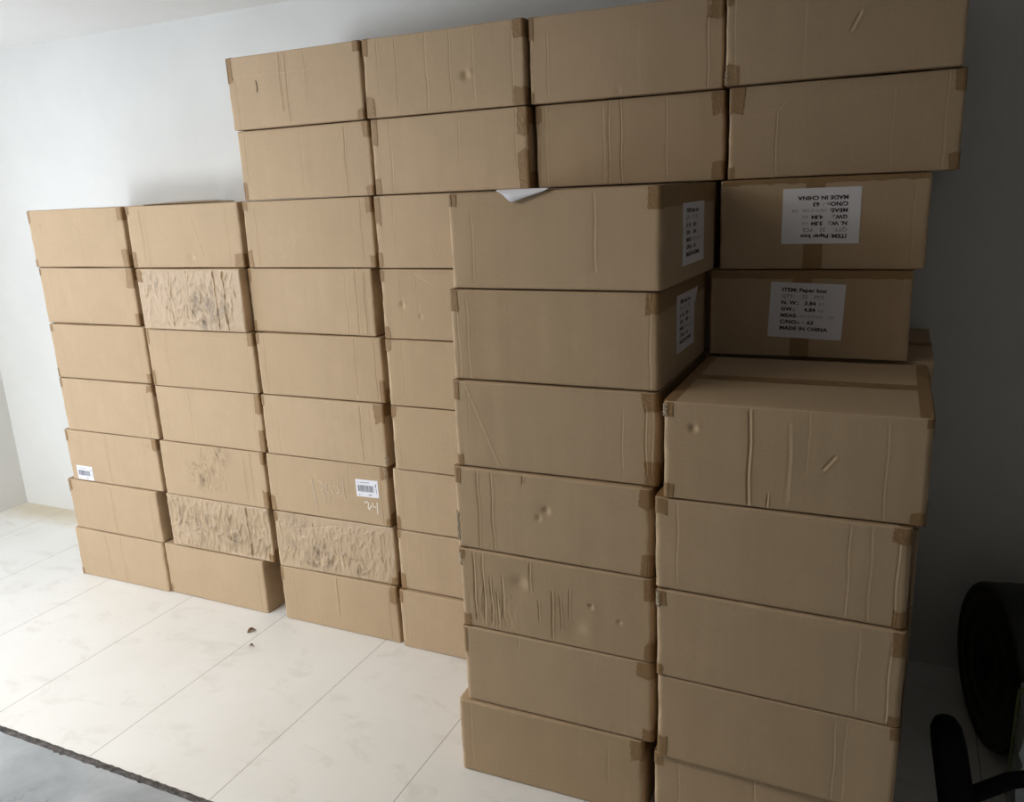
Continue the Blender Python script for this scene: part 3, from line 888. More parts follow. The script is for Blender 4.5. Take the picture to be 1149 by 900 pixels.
# ---- what each front panel looks like
FE = {
 'A7': [('v', 0.93, 0.2, 1, 0.0012, 0.003), ('d', 0.14, 0.75, 0.008, 0.003), ('v', 0.55, 0, 1, 0.0006, 0.006)],
 'A6': [('v', 0.13, 0.1, 1, 0.0008, 0.004), ('v', 0.24, 0.2, 0.9, 0.0008, 0.004), ('v', 0.92, 0.3, 1, 0.0015, 0.003), ('d', 0.47, 0.08, 0.012, 0.003)],
 'A5': [('v', 0.30, 0.2, 0.8, 0.0008, 0.005), ('v', 0.94, 0.1, 1, 0.0012, 0.003)],
 'A4': [('v', 0.12, 0, 1, 0.0006, 0.005), ('v', 0.94, 0, 1, 0.0012, 0.003), ('d', 0.93, 0.1, 0.01, 0.004)],
 'A3': [('v', 0.46, 0.0, 1, 0.0035, 0.005), ('v', 0.17, 0.5, 1, 0.0015, 0.004), ('d', 0.93, 0.85, 0.012, 0.004), ('v', 0.85, 0.1, 0.6, 0.001, 0.004)],
 'A2': [('v', 0.50, 0.0, 1, 0.0032, 0.005), ('v', 0.93, 0.0, 1, 0.0015, 0.003)],
 'A1': [('v', 0.37, 0.1, 1, 0.0030, 0.005), ('v', 0.54, 0.0, 1, 0.0030, 0.005), ('d', 0.42, 0.2, 0.012, 0.003), ('v', 0.1, 0, 1, 0.001, 0.004)],
 'B7': [('v', 0.13, 0.1, 0.95, 0.0020, 0.003), ('v', 0.17, 0.0, 0.8, 0.0016, 0.003), ('l', 0.60, 0.78, 0.70, 0.02, 0.0022, 0.003), ('d', 0.55, 0.16, 0.018, 0.004), ('v', 0.90, 0, 1, 0.0012, 0.003)],
 'B6': [('w', 0.0, 1.0, 0.0, 1.0, 0.0052), ('v', 0.75, 0, 1, -0.004, 0.004), ('v', 0.84, 0, 1, -0.004, 0.004), ('v', 0.32, 0, 0.8, 0.003, 0.006), ('v', 0.5, 0.3, 1, 0.003, 0.005)],
 'B5': [('v', 0.20, 0.2, 0.95, 0.0012, 0.003), ('l', 0.50, 0.88, 0.74, 0.88, 0.0018, 0.0025), ('l', 0.74, 0.88, 0.75, 0.60, 0.0018, 0.0025), ('d', 0.45, 0.35, 0.01, 0.002), ('v', 0.95, 0, 1, 0.001, 0.003)],
 'B4': [('v', 0.34, 0.1, 1, 0.0016, 0.004), ('d', 0.68, 0.6, 0.006, 0.002), ('v', 0.94, 0.1, 1, 0.0014, 0.003), ('v', 0.1, 0, 0.8, 0.0008, 0.003)],
 'B3': [('v', 0.42, 0.7, 1, 0.0022, 0.003), ('w', 0.36, 0.66, 0.15, 0.85, 0.0030), ('v', 0.82, 0.1, 0.9, 0.0018, 0.003), ('v', 0.88, 0.1, 1, 0.002, 0.003), ('d', 0.19, 0.5, 0.02, 0.0015)],
 'B2': [('w', -0.05, 1.05, -0.05, 1.05, 0.0060), ('v', 0.61, 0.1, 1, 0.004, 0.006), ('v', 0.79, 0, 1, -0.004, 0.005)],
 'B1': [('v', 0.06, 0, 1, 0.0010, 0.003), ('v', 0.95, 0, 1, 0.0018, 0.003), ('v', 0.5, 0, 0.3, 0.0006, 0.004)],
 'C9': [('l', 0.03, 0.72, 0.64, 0.70, 0.0022, 0.003), ('v', 0.42, 0.2, 1, 0.0028, 0.003), ('v', 0.465, 0.05, 0.98, 0.0022, 0.003), ('v', 0.28, 0.7, 1, 0.001, 0.003), ('v', 0.61, 0.3, 0.95, 0.0015, 0.003), ('v', 0.07, 0, 0.7, 0.0012, 0.003)],
 'C8': [('v', 0.82, 0.0, 0.95, 0.0020, 0.003), ('v', 0.06, 0.2, 1, 0.0014, 0.003), ('d', 0.14, 0.1, 0.008, 0.002), ('v', 0.5, 0, 1, 0.0005, 0.006)],
 'C7': [('v', 0.10, 0, 0.9, 0.0016, 0.003), ('l', 0.37, 0.30, 0.45, 0.60, 0.0020, 0.003), ('v', 0.92, 0.1, 1, 0.0014, 0.003)],
 'C6': [('v', 0.88, 0, 1, 0.0024, 0.004), ('v', 0.94, 0, 0.95, 0.0026, 0.003), ('v', 0.80, 0, 0.9, 0.0012, 0.004)],
 'C5': [('v', 0.80, 0.1, 1, 0.0016, 0.003), ('v', 0.07, 0, 1, 0.0014, 0.003), ('v', 0.95, 0, 1, 0.002, 0.003), ('d', 0.78, 0.06, 0.01, 0.003)],
 'C4': [('v', 0.82, 0.05, 0.95, 0.0026, 0.004), ('v', 0.90, 0.2, 1, 0.0012, 0.003), ('v', 0.13, 0, 0.6, 0.0008, 0.004)],
 'C3': [('v', 0.95, 0, 1, 0.0022, 0.003), ('v', 0.70, 0.3, 0.95, 0.0010, 0.004), ('v', 0.08, 0, 1, 0.001, 0.003)],
 'C2': [('w', 0.0, 1.0, 0.0, 0.95, 0.0042), ('l', 0.20, 0.74, 0.55, 0.90, 0.0010, 0.006), ('l', 0.84, 0.82, 0.74, 0.50, -0.0010, 0.006), ('d', 0.52, 0.25, 0.03, 0.005), ('d', 0.36, 0.15, 0.03, 0.005), ('v', 0.90, 0.1, 0.9, 0.0018, 0.003)],
 'C1': [('v', 0.50, 0.25, 1, -0.0022, 0.0035), ('v', 0.13, 0, 1, 0.0012, 0.003), ('v', 0.94, 0, 1, 0.0020, 0.003)],
 'D9': [('v', 0.10, 0.3, 0.95, 0.0018, 0.003), ('v', 0.22, 0.1, 0.95, 0.0020, 0.003), ('v', 0.41, 0.05, 1, 0.0014, 0.004), ('v', 0.56, 0.0, 0.95, 0.0016, 0.003), ('v', 0.70, 0.1, 1, 0.0010, 0.004), ('v', 0.93, 0, 1, 0.0018, 0.003), ('d', 0.65, 0.42, 0.016, 0.008), ('l', 0.40, 0.45, 0.54, 0.15, 0.0008, 0.004)],
 'D8': [('v', 0.13, 0.0, 1, 0.0018, 0.003), ('v', 0.58, 0.3, 0.95, 0.0012, 0.003), ('v', 0.93, 0, 1, 0.0012, 0.003)],
 'D7': [('v', 0.14, 0.2, 0.9, 0.0010, 0.003), ('l', 0.40, 0.32, 0.43, 0.18, 0.0015, 0.003)],
 'D6': [('v', 0.15, 0.3, 0.95, 0.0014, 0.003), ('v', 0.27, 0.4, 0.9, 0.0014, 0.003), ('d', 0.15, 0.50, 0.012, 0.006), ('d', 0.28, 0.34, 0.01, 0.004), ('l', 0.25, 0.92, 0.36, 0.80, 0.002, 0.005)],
 'D5': [('v', 0.13, 0.2, 1, 0.0010, 0.004)],
 'D4': [('v', 0.06, 0, 1, 0.0010, 0.003)],
 'D3': [('v', 0.08, 0, 1, 0.0010, 0.003)],
 'D2': [('v', 0.07, 0, 1, 0.0010, 0.003), ('v', 0.2, 0.2, 1, 0.0008, 0.004)],
 'D1': [('v', 0.05, 0, 1, 0.0012, 0.003)],
 'E9': [('v', 0.10, 0.1, 0.8, 0.0016, 0.003), ('v', 0.925, 0.0, 1, 0.0024, 0.003), ('d', 0.48, 0.07, 0.01, 0.003), ('v', 0.58, 0.1, 0.9, 0.0006, 0.005)],
 'E8': [('v', 0.025, 0, 1, 0.0018, 0.003), ('v', 0.06, 0, 1, 0.0018, 0.003), ('v', 0.38, 0.0, 0.95, 0.0012, 0.004), ('v', 0.41, 0.0, 1, 0.0026, 0.003), ('v', 0.475, 0.0, 1, 0.0026, 0.003), ('v', 0.71, 0, 1, 0.0012, 0.003)],
 'F9': [('l', 0.545, 0.44, 0.58, 0.60, 0.0045, 0.005), ('v', 0.35, 0, 1, 0.0006, 0.004), ('v', 0.04, 0.1, 1, 0.001, 0.003)],
 'F8': [('l', 0.07, 0.72, 0.24, 0.74, 0.0012, 0.0025), ('l', 0.24, 0.74, 0.26, 0.83, 0.0012, 0.0025), ('l', 0.26, 0.83, 0.92, 0.84, 0.0008, 0.0025), ('v', 0.22, 0, 0.7, 0.0016, 0.003), ('v', 0.72, 0, 0.9, 0.0006, 0.003), ('v', 0.93, 0, 1, 0.001, 0.003)],
 'G7': [('v', 0.93, 0.05, 0.9, 0.0012, 0.003)],
 'G6': [('v', 0.95, 0.05, 1.0, 0.0012, 0.003), ('l', 0.05, 0.93, 0.95, 0.93, 0.001, 0.003)],
 'H7': [('v', 0.12, 0.1, 0.8, 0.0014, 0.003), ('v', 0.71, 0.2, 0.95, 0.0014, 0.004), ('d', 0.70, 0.2, 0.012, 0.001)],
 'H6': [('v', 0.04, 0, 0.8, 0.0012, 0.003), ('v', 0.09, 0, 0.9, 0.0010, 0.003), ('v', 0.96, 0, 1, 0.0012, 0.003)],
 'H5': [('l', 0.07, 0.98, 0.23, 0.05, -0.0020, 0.0035), ('v', 0.84, 0.1, 0.8, 0.0010, 0.003), ('v', 0.945, 0.0, 1, 0.0025, 0.003), ('v', 0.975, 0.0, 1, 0.0015, 0.003), ('v', 0.08, 0.4, 1, 0.001, 0.003)],
 'H4': [('v', 0.13, 0.0, 0.95, 0.0032, 0.003), ('v', 0.205, 0.0, 0.98, 0.0026, 0.003), ('d', 0.49, 0.60, 0.013, 0.006), ('d', 0.45, 0.50, 0.010, 0.005), ('v', 0.375, 0.88, 1.0, 0.006, 0.003)],
 'H3': [('v', 0.08, 0.1, 1, 0.0040, 0.004), ('v', 0.13, 0.05, 0.95, 0.0035, 0.004), ('v', 0.17, 0.1, 0.7, 0.0040, 0.004), ('v', 0.205, 0.05, 0.5, 0.0040, 0.004), ('v', 0.235, 0.2, 0.75, 0.003, 0.004), ('v', 0.39, 0.60, 0.95, 0.0045, 0.004),
        ('v', 0.50, 0.08, 0.65, 0.0050, 0.004), ('v', 0.545, 0.2, 0.6, 0.0035, 0.003), ('v', 0.59, 0.35, 0.7, 0.0035, 0.003), ('v', 0.43, 0.25, 0.5, 0.0035, 0.003), ('d', 0.33, 0.68, 0.03, 0.006), ('d', 0.70, 0.55, 0.008, 0.005), ('d', 0.84, 0.42, 0.008, 0.004), ('d', 0.62, 0.25, 0.035, 0.003), ('w', 0.02, 0.34, 0.0, 0.6, 0.0018)],
 'H2': [('v', 0.80, 0.0, 0.12, 0.0014, 0.003), ('v', 0.31, 0.85, 1, 0.0018, 0.003)],
 'H1': [('v', 0.82, 0.35, 0.8, 0.0012, 0.004), ('v', 0.07, 0.1, 1, 0.001, 0.004)],
 'J5': [('v', 0.348, 0.0, 0.97, 0.0050, 0.0045), ('v', 0.50, 0.1, 0.85, 0.0015, 0.006), ('v', 0.425, 0.0, 0.15, 0.0045, 0.003), ('v', 0.85, 0, 0.9, 0.0008, 0.003), ('d', 0.125, 0.74, 0.011, 0.005), ('l', 0.63, 0.45, 0.67, 0.58, 0.0045, 0.004), ('v', 0.57, 0.4, 1, 0.0006, 0.003)],
 'J4': [('v', 0.10, 0.1, 1, 0.0012, 0.003), ('v', 0.78, 0.0, 0.95, 0.0014, 0.003), ('v', 0.86, 0.0, 0.95, 0.0010, 0.003), ('v', 0.955, 0.0, 1, 0.0022, 0.003)],
 'J3': [('v', 0.83, 0.1, 0.9, 0.0010, 0.003), ('v', 0.945, 0.0, 0.9, 0.0022, 0.003)],
 'J2': [('v', 0.76, 0.0, 0.9, 0.0012, 0.003), ('v', 0.80, 0.0, 0.9, 0.0010, 0.003)],
 'J1': [('v', 0.12, 0.0, 0.9, 0.0010, 0.003), ('v', 0.46, 0.7, 1.0, 0.0020, 0.003)],
}
AMP = {'G7': 0.0006, 'G6': 0.0006, 'H7': 0.0010, 'B2': 0.0035, 'B6': 0.003, 'C2': 0.003}
MATS = {'B2': 'grimy', 'B6': 'grimy2', 'C2': 'grimy3', 'B3': 'scuffed'}

# corner patches seen in the photograph: which corners (T/B + L/R) carry a visible brown tail and how big (m)
PATCH = {
 'A7': dict(TL=(.012, .05), TR=(.022, .05), BL=(.012, .03), BR=(.025, .07)),
 'A6': dict(TR=(.030, .08), BR=(.012, .05), TL=(.008, .03)), 'A5': dict(TL=(.018, .03), BR=(.015, .04), BL=(.01, .04)),
 'A4': dict(TL=(.012, .04), TR=(.022, .03)), 'A3': dict(TL=(.014, .05), TR=(.020, .05)), 'A2': dict(TL=(.018, .05)), 'A1': dict(BL=(.015, .03)),
 'B7': dict(BL=(.018, .06), BR=(.035, .05), TL=(.012, .03)), 'B6': dict(TL=(.022, .05)), 'B5': dict(TL=(.012, .06), TR=(.02, .05), BL=(.015, .06)),
 'B4': dict(TR=(.022, .08), BR=(.018, .09)), 'B3': dict(TR=(.012, .05), BR=(.018, .07)), 'B2': dict(BR=(.02, .03)), 'B1': dict(BL=(.012, .04)),
 'C9': dict(TL=(.02, .08), TR=(.02, .03), BR=(.02, .03)), 'C8': dict(TR=(.022, .05), BL=(.015, .06), BR=(.022, .03)), 'C7': dict(TL=(.02, .03), TR=(.02, .05), BL=(.02, .06), BR=(.015, .04)),
 'C6': dict(TL=(.012, .05), BL=(.012, .04)), 'C5': dict(TL=(.012, .04), BR=(.015, .08)), 'C4': dict(TR=(.035, .07), TL=(.01, .04)),
 'C3': dict(TR=(.022, .05), BL=(.02, .06), BR=(.014, .03)), 'C2': dict(TL=(.014, .04), BR=(.02, .03)), 'C1': dict(TL=(.012, .06), TR=(.025, .07)),
 'D9': dict(TL=(.018, .05), TR=(.03, .05), BL=(.03, .06), BR=(.035, .05)), 'D8': dict(TL=(.022, .08), TR=(.03, .08), BL=(.02, .05), BR=(.03, .11)),
 'D7': dict(TL=(.02, .09), BL=(.015, .05)), 'D6': dict(TL=(.012, .04), BL=(.02, .04)), 'D5': dict(TL=(.02, .04)), 'D4': dict(TL=(.018, .04)), 'D3': dict(BL=(.015, .05)),
 'D2': dict(BL=(.02, .06), TL=(.012, .03)), 'D1': dict(TL=(.012, .05)),
 'E9': dict(TL=(.012, .06), TR=(.036, .06), BL=(.008, .03)), 'E8': dict(TL=(.016, .05), TR=(.032, .06), BR=(.030, .05)),
 'F9': dict(BL=(.032, .05), TL=(.014, .04)), 'F8': dict(TL=(.036, .066), TR=(.02, .05), BR=(.02, .04), BL=(.012, .03)),
 'G7': dict(BR=(.03, .03), TR=(.012, .03)), 'G6': dict(TR=(.026, .02), BR=(.01, .04), TL=(.012, .03)),
 'H7': dict(TL=(.022, .03), TR=(.028, .05)), 'H6': dict(TL=(.022, .055), TR=(.028, .05)),
 'H5': dict(TL=(.016, .05), TR=(.035, .045), BR=(.028, .062), BL=(.018, .03)), 'H4': dict(TL=(.018, .045), TR=(.028, .05), BR=(.024, .06)),
 'H3': dict(BL=(.024, .035), TR=(.020, .06), BR=(.020, .05), TL=(.014, .03)), 'H2': dict(TR=(.040, .045), BR=(.026, .035), TL=(.008, .08)), 'H1': dict(TR=(.032, .06)),
 'J5': dict(TL=(.018, .035), BL=(.020, .035), BR=(.028, .028)), 'J4': dict(TL=(.026, .040), TR=(.034, .035), BR=(.024, .04)),
 'J3': dict(TL=(.020, .040), BL=(.014, .03), TR=(.024, .06), BR=(.022, .025)), 'J2': dict(BL=(.022, .06), TR=(.016, .03), BR=(.036, .02)), 'J1': dict(TL=(.020, .035)),
}

STACK = {
 'A': ('leftmost stack', 7),
 'B': ('second stack from the left', 7),
 'C': ('third stack from the left', 9),
 'D': ('fourth stack from the left', 9),
 'H': ('tall front stack', 7),
 'J': ('front right stack', 5),
}
ORD = {1: 'bottom', 2: 'second from the bottom', 3: 'third from the bottom', 4: 'fourth from the bottom', 5: 'fifth from the bottom',
       6: 'second from the top', 7: 'third from the top', 8: 'second from the top', 9: 'top'}


def ordinal(k, n):
    if k == n: return 'topmost'
    if k == n - 1: return 'second from the top'
    if k == 1: return 'bottom'
    if n == 7: return {5: 'third from the top', 4: 'middle', 3: 'third from the floor', 2: 'second from the floor'}[k]
    if n == 9: return {7: 'third from the top', 6: 'fourth from the top', 5: 'middle', 4: 'fourth from the floor', 3: 'third from the floor', 2: 'second from the floor'}[k]
    return {3: 'middle', 2: 'second from the floor'}[k]


ADJ = {'A3': 'barcoded kraft box', 'A2': 'kraft box with vertical crease', 'A1': 'twice creased kraft box',
       'B7': 'kraft box with lifted end flap', 'B6': 'grimy heavily wrinkled kraft box', 'B3': 'kraft box with scuffed patch', 'B2': 'badly wrinkled dirty kraft box',
       'C9': 'kraft box with horizontal fold', 'C3': 'barcoded chalk-marked kraft box', 'C2': 'wrinkled smudged kraft box',
       'C1': 'kraft box with pale centre crease', 'D9': 'kraft box with punched dent', 'D6': 'kraft box with pricked dent',
       'H5': 'kraft box with diagonal crease', 'H4': 'kraft box with two round dents', 'H3': 'buckled kraft box',
       'J5': 'kraft box with bare taped top'}
SPECIAL = {
 'E9': 'third box from the left in the top row, plain kraft',
 'E8': 'kraft box with paired vertical creases, resting just above the front tall stack',
 'F9': 'rightmost box of the top row, cut by the photo edge',
 'F8': 'box directly on the upside-down printed label box, below the rightmost top box',
 'G7': 'box whose white printed shipping label is upside down',
 'G6': 'box with upright white printed label, under the upside-down label box',
 'H7': 'topmost box of the tall front stack, under the hanging white paper corner',
 'H6': 'second box from the top in the tall front stack, peeling printed label on its side',
 'F5': 'box behind the bare-topped front box, only its shaded top corner showing',
}
GROUPS = {'A': 'stacked kraft boxes along the back wall', 'B': 'stacked kraft boxes along the back wall', 'C': 'stacked kraft boxes along the back wall',
          'D': 'stacked kraft boxes along the back wall', 'E': 'stacked kraft boxes along the back wall', 'F': 'stacked kraft boxes along the back wall',
          'G': 'stacked kraft boxes along the back wall', 'H': 'kraft boxes stacked in front', 'J': 'kraft boxes stacked in front'}

for (st, lay, bx, by, yaw) in POSES:
    key = st + str(lay)
    hidden = (st == 'E' and lay <= 7) or (st == 'F' and lay <= 5)
    rot90 = st == 'G'
    L = 0.5147 if rot90 else L0
    W = L0 - 0.003 if rot90 else W0
    if st == 'D' and lay <= 7: L = 0.532
    if st == 'E' and lay <= 7: L = 0.528
    if key == 'B6': L = 0.531
    if st == 'J': W = 0.518
    if st in 'CE' and lay == 9: W = 0.505
    if st == 'H': W = 0.505
    if st == 'E' and lay <= 7: W = 0.508
    seed = ord(st) * 31 + lay * 7
    root = empty('cardboard_box', (bx, by, (lay - 1) * H0 + 0.0003), math.radians(yaw))
    if key in SPECIAL:
        label = SPECIAL[key]
    elif hidden:
        label = 'kraft box wholly hidden behind the front stacks'
    else:
        nm, n = STACK[st]
        label = ADJ.get(key, 'plain kraft box') + ', ' + ordinal(lay, n) + ' in the ' + nm

    tag(root, label, 'box', GROUPS[st] if not (hidden and key != 'F5') else 'boxes hidden behind the front stacks')
    feats = FE.get(key, [])
    fn = front_fn(L, feats, seed, AMP.get(key, 0.0014), 1.35 if st in 'ABC' else (0.65 if st == 'J' and lay < 5 else 0.9))
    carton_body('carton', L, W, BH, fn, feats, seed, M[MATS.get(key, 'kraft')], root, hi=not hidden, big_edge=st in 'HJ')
    rnd = random.Random(seed)
    if hidden:
        if key == 'F5':
            seam_tape(L, W, BH, 'T', root)
        continue
    seam_tape(L, W, BH, 'T', root, along='y' if rot90 else 'x', fn=fn)
    if not rot90:
        for c, (pw, ph) in PATCH.get(key, {}).items():
            corner_tape(L, W, BH, fn, c[1], c[0], rnd, root, pw, ph, rv=0.0115 if st in 'HJ' else 0.0075)
        if key == 'J5':
            corner_tape(L, W, BH, fn, 'R', 'T', rnd, root, 0.010, 0.02, rv=0.0115)
    else:
        seam_tape(L, W, BH, 'B', root, along='y', fn=fn, drop=0.07)
        # edge tape along the whole top edge of this end panel
        V, F = [], []
        nn = 40
        for i in range(nn + 1):
            x = 0.006 + (L - 0.012) * i / nn
            lo = (0.014 if key == 'G7' else 0.022) + rnd.uniform(-0.002, 0.002)
            for (z, top) in ((BH - lo, 0), (BH - 0.003, 0), (BH + 0.0004, 1), (BH + 0.0004, 2)):
                y = float(fn(np.array([x]), np.array([z]))[0]) - 0.0007 if top == 0 else (0.003 if top == 1 else 0.025)
                V.append((x, y, z))
        for i in range(nn):
            for j in range(3):
                a = i * 4 + j
                F.append((a, a + 4, a + 5, a + 1))
        link_mesh('edge_tape', V, F, M['tape'], root)

    def on_front(ax_, az_, ang=0.0, fn=fn):
        ca, sa = math.cos(ang), math.sin(ang)
        def f(a, b, out):
            x = ax_ + a * ca - b * sa; z = az_ + a * sa + b * ca
            return (x, float(fn(np.array([x]), np.array([z]))[0]) - out, z)
        return f
    z_base = (lay - 1) * H0
    if key == 'G7':
        shipping_label(root, on_front(0.164, 1.508 - z_base, 0.0), 0.192, 0.143, True)
    if key == 'G6':
        shipping_label(root, on_front(0.160, 1.2575 - z_base, -0.035), 0.190, 0.150, False)
    if key in ('H7', 'H6'):
        def on_side(ay_, az_, ang=0.0, L=L, W=W):
            ca, sa = math.cos(ang), math.sin(ang)
            def f(a, b, out):
                y = ay_ + a * ca - b * sa; z = az_ + a * sa + b * ca
                return (L + out, y, z)
            return f
        if key == 'H7':
            shipping_label(root, on_side(0.170, 1.480 - z_base, 0.0), 0.205, 0.152, False)
        else:
            shipping_label(root, on_side(0.160, 1.258 - z_base, -0.01), 0.190, 0.148, False, torn=True)
    if key == 'A3':
        barcode_label(root, on_front(0.040, 0.485 - z_base), 0.100, 0.066, 3)
    if key == 'C3':
        barcode_label(root, on_front(0.420, 0.5885 - z_base, 0.02), 0.098, 0.068, 8)
        zz = 0.0
        c24 = [[(0.452, 0.085), (0.462, 0.092), (0.470, 0.084), (0.466, 0.068), (0.470, 0.060), (0.482, 0.078)],
               [(0.488, 0.090), (0.489, 0.074), (0.502, 0.074)], [(0.508, 0.094), (0.507, 0.046)]]
        strokes('chalk_number', root, fn, L, c24, 0.0048, M['chalk'], 'chalk number 24 handwritten in white')
        scr = [[(0.215, 0.155), (0.222, 0.110), (0.226, 0.065), (0.232, 0.035)],
               [(0.245, 0.150), (0.262, 0.146), (0.272, 0.126), (0.258, 0.112)], [(0.268, 0.124), (0.290, 0.150)], [(0.270, 0.110), (0.270, 0.070)], [(0.286, 0.135), (0.280, 0.112), (0.296, 0.100), (0.290, 0.076)],
               [(0.302, 0.160), (0.304, 0.125), (0.312, 0.104)], [(0.318, 0.140), (0.336, 0.134), (0.344, 0.116), (0.328, 0.110)],
               [(0.362, 0.166), (0.361, 0.132), (0.364, 0.085)]]
        strokes('chalk_scrawl', root, fn, L, scr, 0.0036, M['chalk_faint'], 'faint chalk scrawl')
    if key == 'C9':
        strokes('pencil_mark', root, fn, L, [[(0.128, 0.155), (0.132, 0.140), (0.130, 0.122), (0.127, 0.118)]], 0.004, M['pencil'], 'short dark scratch')
    if key == 'B7':
        # loosely closed end flap, its edge standing a little above the top
        v, f = [], []
        nn = 14
        for i in range(nn + 1):
            t = i / nn
            y = 0.004 + (W - 0.010) * t
            zt = BH + 0.0008 + 0.0105 * math.sin(min(1, t * 1.25) * math.pi / 2) ** 1.2
            for (x, z) in ((-0.004, zt - 0.0055), (-0.004, zt), (0.100, BH + 0.004), (0.100, BH + 0.0005)):
                v.append((x, y, z))
        for i in range(nn):
            for j in range(4):
                a = i * 4 + j; b = i * 4 + (j + 1) % 4
                f.append((a, b, b + 4, a + 4))
        f += [(0, 3, 2, 1), tuple(nn * 4 + q for q in (0, 1, 2, 3))]
        fl = link_mesh('end_flap', v, f, M['flap'], root)
        fl['label'] = 'lifted brown end flap'
    if key in ('H4', 'H3', 'A2', 'C4', 'C3', 'E9', 'F9', 'J5', 'J3'):
        spec = {'H4': ('L', 0.02, 0.085), 'H3': ('L', 0.185, 0.045), 'A2': ('L', 0.175, 0.06), 'C4': ('R', 0.01, 0.03), 'C3': ('R', 0.185, 0.05),
                'E9': ('R', 0.0, 0.0), 'F9': ('L', 0.005, 0.03), 'J5': ('L', 0.20, 0.03), 'J3': ('L', 0.19, 0.045)}[key]
        end, za, hh = spec
        if hh > 0:
            # crumpled clear tape bunched on the vertical edge
            s = 1 if end == 'R' else -1
            xe = L if end == 'R' else 0
            v, f = [], []
            nu, nv = 9, 14
            for i in range(nu + 1):
                th = (i / nu) * math.pi * 0.75 - 0.35
                for j in range(nv + 1):
                    z = za + hh * j / nv
                    rr = 0.0075 + 0.0016 * math.sin(i * 2.3 + j * 1.7 + seed) + rnd.uniform(-0.0008, 0.0010)
                    v.append((xe - s * (0.0068 - rr * math.sin(th)), 0.0068 - rr * math.cos(th), z))
            for i in range(nu):
                for j in range(nv):
                    a = i * (nv + 1) + j
                    f.append((a, a + 1, a + nv + 2, a + nv + 1))
            o = link_mesh('clear_tape', v, f, M['clear_tape'], root)
            o['label'] = 'crumpled shiny clear tape'

# ------------------------------------------------------------------ paper sheet on top of the front stack
sh = []
nu, nv = 16, 16
yf = -0.5005
V, F = [], []
ztop = 1.6815
c0 = Vector((0.775, yf)); c1 = Vector((0.900, yf))
tipz = 1.652
n = 18
for i in range(n + 1):
    t = i / n
    x = 0.768 + 0.140 * t
    drop = (1 - abs((t - 0.33) / (0.33 if t < 0.33 else 0.67))) * 0.028
    yy = -0.4945 - math.tan(math.radians(2.15)) * (x - 0.622)
    rows = [(yy + 0.22 - 0.16 * abs(t - 0.4), ztop + 0.0004), (yy + 0.10, ztop + 0.0008), (yy + 0.004, ztop + 0.0010), (yy - 0.0030, ztop - 0.0010),
            (yy - 0.0045 - 0.1 * drop, ztop - 0.001 - drop * 0.5), (yy - 0.0055 - 0.18 * drop, ztop - 0.0015 - drop)]
    for (y, z) in rows:
        V.append((x + 0.003 * math.sin(z * 200), y, z))
for i in range(n):
    for j in range(5):
        a = i * 6 + j
        F.append((a, a + 1, a + 7, a + 6))
o = link_mesh('paper_sheet', V, F, M['sheet'], smooth=True)
sm = o.modifiers.new('thickness', 'SOLIDIFY'); sm.thickness = 0.0004
tag(o, 'white paper corner hanging over the top edge of the tall front stack', 'paper')

# ------------------------------------------------------------------ leaf scraps on the floor
def leaf(x, y, l, w, rz, label):
    V, F = [], []
    n = 10
    for i in range(n + 1):
        t = i / n
        ww = w * math.sin(math.pi * min(1, t * 0.9 + 0.08)) ** 0.8
        zc = 0.0015 + 0.006 * math.sin(t * math.pi)
        for q in (-1, -0.5, 0, 0.5, 1):
            V.append((-l / 2 + l * t, q * ww / 2, zc + 0.006 * q * q * math.sin(t * math.pi) + 0.0006 * math.sin(i * 3 + q * 5)))
    for i in range(n):
        for j in range(4):
            a = i * 5 + j
            F.append((a, a + 5, a + 6, a + 1))
    zmin = min(v[2] for v in V)
    V = [(v[0], v[1], v[2] - zmin + 0.0004) for v in V]
    o = link_mesh('dry_leaf', V, F, M['leaf'])
    o.location = (x, y, 0); o.rotation_euler = (0, 0, rz)
    m_ = o.modifiers.new('thickness', 'SOLIDIFY'); m_.thickness = 0.0008; m_.offset = 1
    tag(o, label, 'leaf', 'dry leaf scraps on the floor')


leaf(-0.595, -0.137, 0.034, 0.022, 1.0, 'larger curled brown leaf scrap on the pale floor tiles')
leaf(-0.515, -0.227, 0.018, 0.010, 0.3, 'smaller dark leaf scrap on the pale floor tiles, nearer the camera')

# ------------------------------------------------------------------ dark things in the right corner
def tube_vf(path, radii, seg=20, caps=True):
    V, F = [], []
    P = [Vector(p) for p in path]
    for i, p in enumerate(P):
        d = (P[min(i + 1, len(P) - 1)] - P[max(i - 1, 0)]).normalized()
        a = d.orthogonal().normalized() if i == 0 else (a - d * a.dot(d)).normalized()
        b = d.cross(a)
        for k in range(seg):
            th = 2 * math.pi * k / seg
            V.append(p + (a * math.cos(th) + b * math.sin(th)) * radii[i])
    for i in range(len(P) - 1):
        for k in range(seg):
            F.append((i * seg + k, i * seg + (k + 1) % seg, (i + 1) * seg + (k + 1) % seg, (i + 1) * seg + k))
    if caps:
        F.append(tuple(range(seg))[::-1]); F.append(tuple((len(P) - 1) * seg + k for k in range(seg)))
    return V, F


